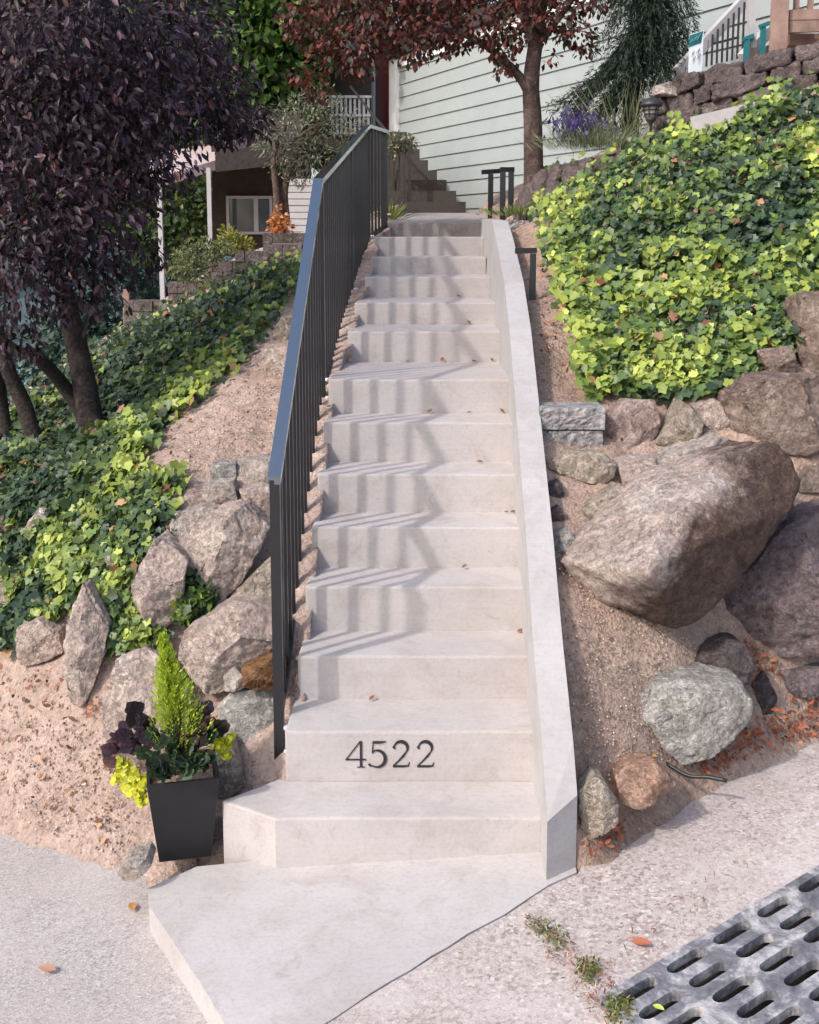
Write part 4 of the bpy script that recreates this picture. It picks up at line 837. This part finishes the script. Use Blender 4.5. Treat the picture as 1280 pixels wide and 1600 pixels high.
tuft('grass_clump', 'tall thin grass stems behind the lavender', 'grass clump', P(975, 225, 9.0), 160, .5, (.12, .08, .02), [(.28,.27,.15),(.18,.2,.1)], [1,1], wd=.008)
bush('orange_shrub', 'small bright orange shrub on top of the block wall', 'shrub', [(436,348,11.0,.09,1.2),(428,355,11,.06,1),(447,354,11,.06,1),(434,330,11,.035,1.6)], 1500, .045, [(.50,.19,.06),(.62,.30,.12),(.36,.12,.04)], [3,2,1])
bush('mounded_shrub', 'mounded sage green shrub spilling over the block wall', 'shrub', [(315,395,10.3,.2,.7),(290,415,10.25,.16,.9),(345,390,10.3,.14,.7),(305,425,10.2,.12,.8),(275,420,10.2,.09,.9)], 1500, .035, [(.13,.15,.07),(.21,.23,.11),(.30,.31,.17),(.07,.09,.04)], [3,3,1.5,1.5])
bush('yellow_shrub', 'yellow-green shrub behind the mounded sage shrub', 'shrub', [(362,378,10.8,.13,.8),(380,385,10.8,.11,.7),(355,365,10.8,.07,1.2)], 1500, .045, [(.30,.30,.06),(.40,.36,.10),(.2,.2,.05)], [2,1,2])
tuft('grass_clump', 'green grass tuft at end of railing on the top landing', 'grass clump', P(609, 345, 11.2), 110, .2, (.03, .03, .01), [(.22,.26,.05),(.12,.15,.03)], [1,1], wd=.03)
bush('grey_shrub', 'pale grey-green bush beside the dark stair balusters', 'shrub', [(620,222,13.0,.13,.8),(638,225,13,.1,.9),(612,235,13,.09,.9)], 1500, .05, [(.22,.22,.16),(.13,.13,.09),(.3,.28,.2)], [2,2,1])
tuft('seedling', 'small weedy plants at end of stair wall by the black handrails', 'plant', P(815, 338, 9.3), 120, .09, (.1, .08, .01), [(.12,.17,.05),(.2,.24,.08)], [1,1], wd=.12)['kind'] = 'stuff'
# ------------------------------------------------------------------ pale green house
WC = (-.19, 17.0); WD = Vector((.434, -1, 0)).normalized(); WN = Vector((-1, -.434, 0)).normalized()
def wp(s, z, out=0.): return Vector((WC[0], WC[1], 0))+WD*s+WN*out+Vector((0, 0, z))
def wall_s(u, lo=-3, hi=11):
    for _ in range(50):
        m = (lo+hi)/2; q = wp(m, 4)
        if 640+FOC*q.x/(q.y*math.cos(PITCH)-(q.z-ZE)*math.sin(PITCH)) < u: lo = m
        else: hi = m
    return lo
house = thing('house', wp(4, 2.0), 'house with pale green lap siding and maroon door behind the maple', 'house')
bm = bmesh.new(); z = 1.9
while z < 4.6:
    z1 = min(z+.178, 4.62); a = [wp(0, z, .022), wp(9.2, z, .022), wp(9.2, z1, .004), wp(0, z1, .004), wp(0, z, -.03), wp(9.2, z, -.03), wp(9.2, z1, -.03), wp(0, z1, -.03)]
    v = [bm.verts.new(q) for q in a]
    for f in ((0,1,2,3),(0,4,5,1),(3,2,6,7),(1,5,6,2),(0,3,7,4)): bm.faces.new([v[i] for i in f])
    sj = random.uniform(1, 3.5)
    z = z1
obj('siding', bm, MAT['siding'], house)
def wbox(name, s0, s1, z0, z1, o0, o1, mat, parent=house, bevel=0):
    bm = bmesh.new(); v = [bm.verts.new(q) for q in (wp(s0,z0,o0),wp(s1,z0,o0),wp(s1,z1,o0),wp(s0,z1,o0),wp(s0,z0,o1),wp(s1,z0,o1),wp(s1,z1,o1),wp(s0,z1,o1))]
    for f in ((3,2,1,0),(4,5,6,7),(0,1,5,4),(1,2,6,5),(2,3,7,6),(3,0,4,7)): bm.faces.new([v[i] for i in f])
    return obj(name, bm, MAT[mat], parent, bevel=bevel)
wbox('frieze_board', .0, 9.2, 4.625, 4.76, -.03, .05, 'white')
wbox('roof', -.1, 9.3, 4.765, 4.95, -2.5, .14, 'roofm')
s0, s1, s2, s3 = wall_s(580), wall_s(588), wall_s(614), wall_s(625)
wbox('corner_board', s2, s3, 2.3, 6.2, -.03, .06, 'white')
wbox('door', s1, s2-.003, 3.75, 6.0, -.05, .012, 'maroon')
wbox('door_frame', s0, s1-.003, 3.6, 6.1, -.05, .05, 'white')
wbox('entry_wall', s0-1.6, s0-.004, 2.2, 6.2, -.2, .0, 'siding')
wbox('upper_roof', s0-1.8, s3+.1, 6.25, 6.5, -2.0, .3, 'roofm')
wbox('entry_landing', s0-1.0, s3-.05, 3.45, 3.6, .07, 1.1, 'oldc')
# old brown steps up to it
old = thing('brown_steps', (P(690, 331, 12.6)), 'old shaded brown steps climbing to the maroon door', 'stairs')
ot = [(315,728),(298,713),(281,698),(266,683),(250,669),(233,656),(219,645),(206,636)]
zp = P(640, 332, 12.6).z-.3
for i, (v, u) in enumerate(ot):
    Y = 12.62+.32*i; r = P(u, v, Y); zz = r.z; bm = bmesh.new(); xl = P(560, v, Y).x
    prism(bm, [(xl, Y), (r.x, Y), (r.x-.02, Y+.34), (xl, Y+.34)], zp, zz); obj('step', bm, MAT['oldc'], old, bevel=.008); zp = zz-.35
ir = thing('iron_railing', P(640, 330, 12.7), 'thin old iron railing on the brown steps', 'railing')
hp = [P(640, 232, 12.75), P(612, 214, 13.4), P(583, 180, 14.6), P(548, 135, 16.2)]
bm = bmesh.new(); tube(bm, hp, .018, 6); obj('handrail', bm, MAT['iron'], ir)
bm = bmesh.new(); a, b = P(640, 228, 12.75), P(640, 333, 12.75); bar(bm, a, (a.x, a.y, b.z), .03, .03); obj('post', bm, MAT['iron'], ir)
for u, vt, vb, Y in ((632,226,318,12.9),(624,221,312,13.05),(616,216,300,13.25),(608,210,290,13.5),(580,176,262,14.7),(566,158,240,15.3)):
    bm = bmesh.new(); a, b = P(u, vt, Y), P(u, vb, Y); bar(bm, a, (a.x, a.y, b.z), .014, .014); obj('baluster', bm, MAT['iron'], ir)
# white porch balustrade beside the door
pr = thing('porch_balustrade', P(545, 205, 17.2), 'white picket balustrade of the porch left of the maroon door', 'balustrade')
for i in range(9):
    u = 520+i*7; a, b = P(u, 150, 16.9), P(u, 212, 16.9); bm = bmesh.new(); bar(bm, b, (b.x, b.y, a.z), .034, .03); obj('picket', bm, MAT['paintw'], pr)
for v in (151, 180, 208):
    bm = bmesh.new(); bar(bm, P(514, v, 16.87), P(581, v, 16.87), .03, .035); obj('rail', bm, MAT['paintw'], pr)
wbk = bmesh.new(); a = P(500, 280, 17.4); b = P(579, 90, 17.4); box(wbk, (a.x, 17.4, a.z), (b.x, 17.5, b.z))
tag(obj('porch_wall', wbk, MAT['brownw']), 'dark porch wall behind the white picket balustrade', 'wall')
# ------------------------------------------------------------------ rough walls of stacked stone
def roughwall(name, label, top, bot, rows, ncol, depth, mat, amp=.03, group=None, seed=1):
    """top and bot: matching lists of points along the wall"""
    T = curve_pts(top, 12); B = curve_pts(bot, 12); bm = bmesh.new(); r = random.Random(seed)
    def at(L, t): f = t*(len(L)-1); i = min(int(f), len(L)-2); return L[i].lerp(L[i+1], f-i)
    for k in range(rows):
        nc = ncol+r.choice((-1, 0, 1)); cuts = sorted([0]+[(i+r.uniform(-.22, .22)+(.5 if k % 2 else 0))/nc for i in range(1, nc)]+[1])
        for c0, c1 in zip(cuts, cuts[1:]):
            if c1-c0 < .01: continue
            g = .004; c0, c1 = max(0, c0+g), min(1, c1-g); q = []
            for t, f in ((c0, k/rows), (c1, k/rows), (c1, (k+1)/rows), (c0, (k+1)/rows)): q.append(at(B, t).lerp(at(T, t), min(1, max(0, f))))
            d = (at(B, c1)-at(B, c0)).normalized(); n = Vector((d.y, -d.x, 0)); n = n if n.y < 0 else -n; pr_ = r.uniform(0, amp)
            sub = bmesh.new(); fr = [sub.verts.new(p+n*pr_) for p in q]; bk = [sub.verts.new(p-n*depth) for p in q]
            sub.faces.new(fr); sub.faces.new(bk[::-1])
            for i in range(4): sub.faces.new([fr[i], bk[i], bk[(i+1) % 4], fr[(i+1) % 4]])
            bmesh.ops.recalc_face_normals(sub, faces=sub.faces)
            sz = (q[1]-q[0]).length; h = (q[3]-q[0]).length
            for _ in range(4): bmesh.ops.subdivide_edges(sub, edges=[e for e in sub.edges if e.calc_length() > max(.028, h/6)], cuts=1, use_grid_fill=True)
            for _ in range(2): bmesh.ops.smooth_vert(sub, verts=sub.verts, factor=.5, use_axis_x=True, use_axis_y=True, use_axis_z=True)
            sub.normal_update()
            for v in sub.verts: v.co += v.normal*(noise.fractal(v.co*9+Vector((seed, k, c0*9)), .7, 2, 4)*amp*.5+noise.noise(v.co*35)*.006)
            me = bpy.data.meshes.new('t'); sub.to_mesh(me); sub.free(); bm.from_mesh(me); bpy.data.meshes.remove(me)
    return tag(obj(name, bm, MAT[mat], smooth=True), label, 'wall', group)
roughwall('stone_wall', 'rough brown stone wall of big blocks at top right above the ivy', [P(1028,136,8.55), P(1070,117,8.4), P(1150,97,8.25), P(1290,62,8.1), P(1420,40,8.0)], [P(1022,225,8.5), P(1070,225,8.35), P(1150,200,8.2), P(1290,160,8.05), P(1420,140,7.95)], 4, 6, .3, 'swall', .05, None, 3)
roughwall('edging_wall', 'low curved brown stone edging wall at foot of the maple', [P(802,322,9.7), P(820,290,9.4), P(850,264,9.05), P(900,249,8.8), P(950,240,8.65), P(1012,228,8.5)], [P(802,352,9.65), P(820,345,9.35), P(850,325,9.0), P(900,300,8.75), P(950,285,8.6), P(1012,275,8.45)], 1, 9, .25, 'swall', .035, None, 5)
bm = bmesh.new(); a, b = P(1082, 184, 7.93), P(1182, 160, 7.83); bar(bm, a-Vector((0,0,.06)), b-Vector((0,0,.06)), .14, .12); tag(obj('concrete_curb', bm, MAT['wallc'], bevel=.01), 'pale concrete curb strip between ivy and stone wall', 'curb')
rock('pale stone capping left end of the brown stone wall', [(1024,148),(1026,132),(1050,126),(1062,134),(1058,150)], 'rk_pale', 0, (), .2, .2, .2, Y0=8.42)
# block retaining wall at left, in steps
bw = thing('block_wall', P(330, 500, 10.6), 'stepped grey-brown block retaining wall above the dark ivy slope', 'retaining wall')
for i, (u0, v0, u1, v1, Y) in enumerate([(193,470,266,540,10.75),(262,441,320,520,10.7),(317,408,370,500,10.65),(367,392,413,470,10.6),(410,364,490,450,10.55)]):
    a, b = P(u0, v0, Y), P(u1, v1, Y); bm = bmesh.new(); h = .1; z = a.z; k = 0
    while z > b.z:
        x = a.x-(.0 if k % 2 else .09)
        while x < b.x:
            x0, x1 = max(x, a.x), min(x+.18, b.x)
            if x1-x0 > .02:
                o = random.uniform(0, .02); box(bm, (x0+.003, Y-o, z-h+.004), (x1-.003, Y+.25, z))
                if x1-x0 > .12 and k < 3: box(bm, (x0+.06, Y-o-.002, z-h*.62), (x0+.10, Y-o+.01, z-h*.3))
            x += .18
        z -= h; k += 1
    obj('wall_section', bm, MAT['bwall'], bw, bevel=0)
# ------------------------------------------------------------------ porch house at left
ph = thing('porch_house', P(400, 380, 15), 'dark shaded house with posted porch roof behind the plum tree', 'house')
def quad_slab(name, a, b, c, d, th, mat, parent):
    bm = bmesh.new(); t = [bm.verts.new(p) for p in (a, b, c, d)]; l = [bm.verts.new(Vector(p)-Vector((0, 0, th))) for p in (a, b, c, d)]
    bm.faces.new(t); bm.faces.new(l[::-1])
    for i in range(4): bm.faces.new([t[i], l[i], l[(i+1) % 4], t[(i+1) % 4]])
    return obj(name, bm, MAT[mat], parent)
quad_slab('porch_roof', P(150,306,13.6), P(338,250,14.6), P(338,222,16.8), P(190,250,16.8), .12, 'shing', ph)
quad_slab('main_roof', P(336,236,14.4), P(470,222,14.6), P(470,150,17.5), P(336,160,17.5), .25, 'roofm', ph)
for nm, u0, v0, u1, v1, Y, d, m in (('wall', 330,225,486,400,15.6,.2,'brownw'),):
    a, b = P(u0, v0, Y), P(u1, v1, Y); bm = bmesh.new(); box(bm, (a.x, Y, b.z), (b.x, Y+d, a.z)); obj(nm, bm, MAT[m], ph)
for u, v0, v1, Y in ((249,295,480,13.9),(326,262,402,14.5)):
    a, b = P(u, v0, Y), P(u, v1, Y); bm = bmesh.new(); bar(bm, (a.x, Y, b.z-.3), (a.x, Y, a.z), .052, .052); obj('porch_post', bm, MAT['paintw'], ph)
wf = bmesh.new(); Y = 15.5; a, b = P(353, 306, Y), P(426, 366, Y); t = .035
for q in (((a.x, Y, a.z-t), (b.x, Y+.08, a.z)), ((a.x, Y, b.z), (b.x, Y+.08, b.z+t)), ((a.x, Y, b.z+t+.002), (a.x+t, Y+.08, a.z-t-.002)), ((b.x-t, Y, b.z+t+.002), (b.x, Y+.08, a.z-t-.002)), (((a.x+b.x)/2+.06, Y, b.z+t+.002), ((a.x+b.x)/2+.12, Y+.08, a.z-t-.002))): box(wf, *q)
wo = obj('window', wf, MAT['paintw'], ph); bm = bmesh.new(); box(bm, (a.x+t+.002, Y+.03, b.z+t+.002), (b.x-t-.002, Y+.05, a.z-t-.002)); obj('pane', bm, MAT['glass'], wo)
# pale lapped screen wall behind the railing
bm = bmesh.new(); a, b = P(448, 284, 12.9), P(520, 372, 12.9); z = b.z
while z < a.z: box(bm, (a.x, 12.9, z), (b.x, 12.93, z+.062)); box(bm, (a.x, 12.915, z+.063), (b.x, 12.93, z+.07)); z += .072
tag(obj('slat_wall', bm, MAT['paintw']), 'pale slatted wall behind the bend of the black railing', 'wall')
bm = bmesh.new(); a = P(197, 452, 10.9); b = P(197, 520, 10.9); bar(bm, (a.x, a.y, b.z), a, .06, .06); tag(obj('fence_post', bm, MAT['wood']), 'short post at left end of the block wall', 'post')
# ------------------------------------------------------------------ black handrails and right-hand details
def handrail(label, posts, top, Y, w=.045):
    r = thing('handrail', P(posts[0][0], posts[0][2], Y), label, 'handrail')
    bm = bmesh.new(); bar(bm, P(*top[0], Y), P(*top[1], Y+.02), w, w*.8); obj('top_bar', bm, MAT['black'], r, bevel=.004)
    for u, v0, v1 in posts:
        a, b = P(u, v0, Y), P(u, v1, Y); bm = bmesh.new(); bar(bm, (a.x, Y, b.z-.1), (a.x, Y, a.z), w*.9, w*.9); obj('post', bm, MAT['black'], r, bevel=.004)
handrail('small black handrail of two posts at top of the stair wall', [(786,268,338), (799,268,346)], ((782,265), (803,265)), 9.9, .05)
handrail('black handrail behind the two-post one with its bar reaching left', [(767,272,330)], ((753,269), (784,267)), 10.6, .05)
handrail('black angle handrail standing in soil beside the upper stair wall', [(833,396,512)], ((806,392), (838,391)), 6.9, .04)
lp = P(1016, 228, 8.3); lg = thing('path_light', lp, 'dark metal lantern path light standing beside the lavender', 'path light')
bm = bmesh.new(); k = 8.3/FOC
lathe(bm, lp, [(.006, 0), (.008, 28*k), (.014, 33*k), (.036, 38*k), (.04, 42*k)], 12); obj('stake', bm, MAT['lampm'], lg, smooth=True)
bm = bmesh.new(); lathe(bm, lp, [(.036, 42.3*k), (.05, 58*k)], 12); obj('lantern_glass', bm, MAT['lampg'], lg, smooth=True)
bm = bmesh.new()
for i in range(6):
    t = i*math.pi/3; bar(bm, lp+Vector((.041*math.cos(t), .041*math.sin(t), 42*k)), lp+Vector((.055*math.cos(t), .055*math.sin(t), 59*k)), .007, .007)
for z, r in ((47, .046), (53, .05)):
    tube(bm, [lp+Vector((r*math.cos(a*math.pi/8), r*math.sin(a*math.pi/8), z*k)) for a in range(17)], .004, 5)
obj('lantern_cage', bm, MAT['lampm'], lg)
bm = bmesh.new(); lathe(bm, lp, [(.05, 58.3*k), (.082, 59*k), (.078, 63*k), (.05, 69*k), (.015, 72*k), (.012, 75*k)], 16); obj('lantern_cap', bm, MAT['lampm'], lg, smooth=True)
# sign board
sg = thing('yard_sign', P(1087, 115, 8.7), 'small white and teal board sign standing above the stone wall', 'sign')
def tilted(u0, u1, v0, v1, o=0.): return [P(u0, v1+2, 8.7-o), P(u1, v1-5, 8.72-o), P(u1+3, v0-3, 8.72-o), P(u0+2, v0+4, 8.7-o)]
def panel(name, q, mat, th=.012):
    bm = bmesh.new(); f = [bm.verts.new(p) for p in q]; b = [bm.verts.new(Vector(p)+Vector((0, th, 0))) for p in q]; bm.faces.new(f); bm.faces.new(b[::-1])
    for i in range(4): bm.faces.new([f[i], b[i], b[(i+1) % 4], f[(i+1) % 4]])
    return obj(name, bm, MAT[mat], sg)
panel('board', tilted(1076, 1097, 50, 115), 'signw'); panel('teal_band', tilted(1076, 1096, 51, 72, .004), 'teal', .003)
MAT['dots'] = flat('sign_marks', (.12, .25, .5), .5, .3); MAT['dots2'] = flat('sign_marks_orange', (.6, .28, .05), .5, .3)
for u, v, m in ((1082,82,'dots'),(1089,80,'dots2'),(1083,91,'dots2'),(1090,89,'dots'),(1086,60,'signw'),(1091,58,'signw'),(1081,62,'signw')): panel('sign_mark', tilted(u-2, u+2, v-3, v+3, .008), m, .003)
bm = bmesh.new(); bar(bm, P(1087, 150, 8.74), P(1088, 60, 8.74), .03, .02); obj('sign_post', bm, MAT['wood'], sg)
# stairs railing of the next house and wooden deck corner
ws = thing('white_railing', P(1100, 110, 9.0), 'grey-white sloping stair railing with dark balusters at top right', 'railing')
for n, (a, b) in enumerate((((1060,112),(1185,-22)), ((1160,92),(1216,32)))):
    bm = bmesh.new(); bar(bm, P(*a, 9.0), P(*b, 9.3), .06, .085); obj('handrail', bm, MAT['paintw'], ws)
bm = bmesh.new(); bar(bm, P(1176, 75, 8.95), P(1172, -20, 8.95), .05, .05); obj('post', bm, MAT['paintw'], ws)
for i in range(8):
    u = 1104+i*8; a, b = P(u, 62-i*8.4, 9.08), P(u, 104-i*2, 9.08); bm = bmesh.new(); bar(bm, b, (b.x, b.y, a.z), .014, .014); obj('baluster', bm, MAT['iron'], ws)
bm = bmesh.new(); bar(bm, P(1100, 72, 9.1), P(1155, 58, 9.1), .02, .016); obj('mid_rail', bm, MAT['iron'], ws)
for lab, u, v0, v1 in (('left teal post by the white stair railing', 1167, 62, 100), ('right teal post by the wooden deck', 1193, 42, 90)):
    a, b = P(u, v0, 8.9), P(u, v1, 8.9); bm = bmesh.new(); bar(bm, (a.x, 8.9, b.z), a, .035, .035); bar(bm, a-Vector((.03,0,0)), a+Vector((.05, 0, .03)), .035, .03); tag(obj('teal_post', bm, MAT['teal']), lab, 'post', 'teal posts at top right')
dk = thing('wooden_deck', P(1222, 85, 8.55), 'weathered wooden deck corner with railing at top right edge', 'deck')
bm = bmesh.new(); a, b = P(1221, -40, 8.55), P(1221, 82, 8.55); bar(bm, (a.x, 8.55, b.z-.15), (a.x, 8.55, a.z), .1, .1); obj('post', bm, MAT['wood'], dk, bevel=.006)
for v0, v1, w_, h_ in ((24, 20, .05, .07), (40, 34, .04, .1)):
    bm = bmesh.new(); bar(bm, P(1233, v0, 8.56), P(1400, v1, 8.5), w_, h_); obj('deck_rail', bm, MAT['wood'], dk)
for i in range(7):
    u = 1244+i*22; a, b = P(u, -40, 8.58), P(u, 17, 8.58); bm = bmesh.new(); bar(bm, b, (b.x, b.y, a.z), .035, .035); obj('baluster', bm, MAT['wood'], dk)
bm = bmesh.new(); box(bm, (P(1234,60,8.7).x, 8.7, P(1234,70,8.7).z), (P(1500,60,8.7).x, 11, P(1234,52,8.7).z)); obj('deck_floor', bm, MAT['wood'], dk)
# ------------------------------------------------------------------ planter
t_ = rays(249, 1349); tt = (-.045-.08-ZE)/(t_[2]-.066*t_[0]-.02); c0 = Vector((t_[0]*tt, t_[1]*tt, 0)); c0.z = plane(c0.x, c0.y)+.004
th = R_(13); ex = Vector((math.cos(th), math.sin(th), 0)); ey = Vector((-math.sin(th), math.cos(th), 0)); wb_, wt_, hp_ = .195, .268, .33
pc = c0+ex*wb_/2+ey*wb_/2
pt = thing('planter', pc, 'tall black tapered square planter on corner of the landing slab', 'planter')
bm = bmesh.new()
def sq(w, z): return [bm.verts.new(pc+ex*sx*w/2+ey*sy*w/2+Vector((0, 0, z))) for sx, sy in ((-1, -1), (1, -1), (1, 1), (-1, 1))]
rings = [sq(wb_, 0), sq(wt_, hp_), sq(wt_-.024, hp_), sq(wt_-.03, hp_-.05)]
for a, b in zip(rings, rings[1:]):
    for k in range(4): bm.faces.new([a[k], a[(k+1) % 4], b[(k+1) % 4], b[k]])
bm.faces.new(rings[0][::-1]); obj('pot', bm, MAT['pot'], pt, bevel=.006)
bm = bmesh.new(); bm.faces.new(sq(wt_-.034, hp_-.03)); obj('potting_soil', bm, MAT['soilR'], pt)
ptop = pc+Vector((0, 0, hp_-.03))
# golden conifer
cf = thing('dwarf_conifer', ptop, 'small bright yellow-green conifer growing in the black planter', 'conifer')
bm = bmesh.new(); tube(bm, [ptop, ptop+Vector((0, 0, .3))], [.008, .003], 6); obj('stem', bm, MAT['bark'], cf)
PP, DD, Cc = [], [], []
axis_top = P(252, 984, pc.y-.01)-ptop
for i in range(620):
    t = rng.random()**.8; az = rng.uniform(0, 6.283); o = ptop+axis_top*t*.93; d = np.array([math.cos(az)*.8, math.sin(az)*.8, 1.0])
    L = (.15*(1-t)**.85+.016)*rng.uniform(.7, 1.2)*1.25; d[:2] *= (1.1-.75*t)
    side = np.array([-math.sin(az), math.cos(az), 0])
    for k in range(16):
        f = k/15; q = np.array(o)+d*L*f*np.array([1-.25*f, 1-.25*f, .8]); sgn = 1 if k % 2 else -1
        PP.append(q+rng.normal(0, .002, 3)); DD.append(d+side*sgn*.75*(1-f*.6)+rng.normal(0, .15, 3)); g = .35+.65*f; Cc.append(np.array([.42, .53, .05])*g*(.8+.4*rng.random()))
PP, DD, Cc = np.array(PP), np.array(DD), np.array(Cc); m = len(PP)
scatter('foliage', (np.array([(0,0,0),(-.14,.5,0),(0,1,0),(.14,.5,0)], float), FOLD[1]), PP, DD, unit(rng.normal(size=(m, 3))+np.array([0,-.6,.3])), .017*rng.uniform(.6, 1.4, m), Cc, MAT['leaf'], cf)
def leaves_at(name, label, cat, pts, size, cols, T, spread, n, mat='gloss', face=(0, -.6, .5)):
    p = np.concatenate([np.array(P(u, v, pc.y+dy))[None]+rng.normal(0, spread, (n, 3)) for u, v, dy in pts]); m = len(p)
    d = unit(p-np.array(ptop)+np.array([0, -.02, -.03])+rng.normal(0, .05, (m, 3)))
    return tag(scatter(name, T, p-d*size*.4, d, unit(np.array(face)+rng.normal(0, .35, (m, 3))), size*rng.uniform(.7, 1.2, m), pick(cols, [1]*len(cols), m, .2), MAT[mat]), label, cat)
leaves_at('coral_bells', 'dark purple ruffled leaves at left side of the planter', 'plant', [(212,1115,.0),(195,1150,0),(183,1165,.02),(205,1160,-.04),(225,1130,.05),(178,1180,0),(225,1155,-.04)], .052, [(.05,.028,.042),(.085,.05,.065),(.10,.05,.05),(.03,.02,.028)], ROUND, .014, 9)
leaves_at('coral_bells', 'dark purple ruffled leaves at right side of the planter', 'plant', [(300,1125,.06),(318,1118,.08),(325,1135,.02),(345,1138,.05),(310,1150,-.05),(290,1165,-.05)], .05, [(.05,.028,.042),(.085,.05,.065),(.10,.05,.05),(.05,.045,.03)], ROUND, .014, 9)
leaves_at('ruffled_plant', 'dark green ruffled leaves over front rim of the planter', 'plant', [(255,1192,-.13),(280,1190,-.13),(300,1186,-.12),(270,1180,-.1),(238,1205,-.14),(250,1208,-.145),(262,1208,-.145),(275,1206,-.145),(288,1203,-.14),(302,1199,-.13),(315,1194,-.12),(330,1186,-.1),(240,1185,-.08),(262,1190,-.09),(285,1188,-.08),(250,1165,-.07),(275,1165,-.08),(300,1165,-.06),(225,1175,-.06),(265,1145,-.05),(240,1150,-.05),(325,1155,0)], .046, [(.03,.06,.035),(.06,.10,.055),(.10,.14,.08),(.04,.05,.04)], ROUND, .012, 6)
leaves_at('trailing_plant', 'yellow-green trailing leaves hanging over left side of the planter', 'plant', [(190,1190,0),(195,1205,0),(200,1215,0),(210,1225,-.02),(218,1238,-.03),(222,1248,-.03),(214,1212,-.02),(205,1232,0),(186,1215,.02),(225,1225,-.04)], .024, [(.55,.56,.03),(.65,.62,.06),(.42,.45,.03)], ROUND, .012, 22, 'leaf')
leaves_at('creeping_plant', 'yellow-green trailing leaves at right corner of the planter', 'plant', [(340,1158,.02),(350,1162,.04),(345,1172,.03),(353,1180,.04),(338,1165,.0),(357,1157,.05)], .022, [(.55,.56,.03),(.65,.62,.06),(.42,.45,.03)], ROUND, .009, 16, 'leaf')
# small bits on the steps: leaves caught at the back of the treads
k = 0
for u, v, i in ((668,653,6),(730,655,6),(787,657,6),(755,729,5),(788,801,4),(797,805,4),(808,988,2),(722,891,3),(690,568,7),(745,566,7),(770,568,7),(735,514,8),(640,568,7),(720,468,9),(577,1090,1)):
    Y = (ST[i+1][3] if i+1 < len(ST) else 12)-.03; q = P(u, v, Y); q.z = RZ[i]+.008; s = .03 if i > 4 else .026
    o = scatter('fallen_leaf', OVAL, np.array([q]), np.array([[rng.normal(), .2, .2]]), np.array([[.1, -.4, 1.]]), np.array([s*rng.uniform(.8, 1.4)]), np.array([[.20,.09,.05]]), MAT['dry']); tag(o, 'tiny dry brown leaf caught at the back of a pale concrete tread', 'fallen leaf', 'tiny leaves on the stair treads')
# ------------------------------------------------------------------ origins of single-mesh things at their base
for o in list(C.objects):
    if o.type == 'MESH' and o.parent is None and not o.children and o.get('kind') is None:
        n = len(o.data.vertices); co = np.empty(n*3, np.float32); o.data.vertices.foreach_get('co', co); co = co.reshape(-1, 3)
        c = Vector(((co[:, 0].min()+co[:, 0].max())/2, (co[:, 1].min()+co[:, 1].max())/2, co[:, 2].min()))
        o.data.transform(Matrix.Translation(-c)); o.location = c
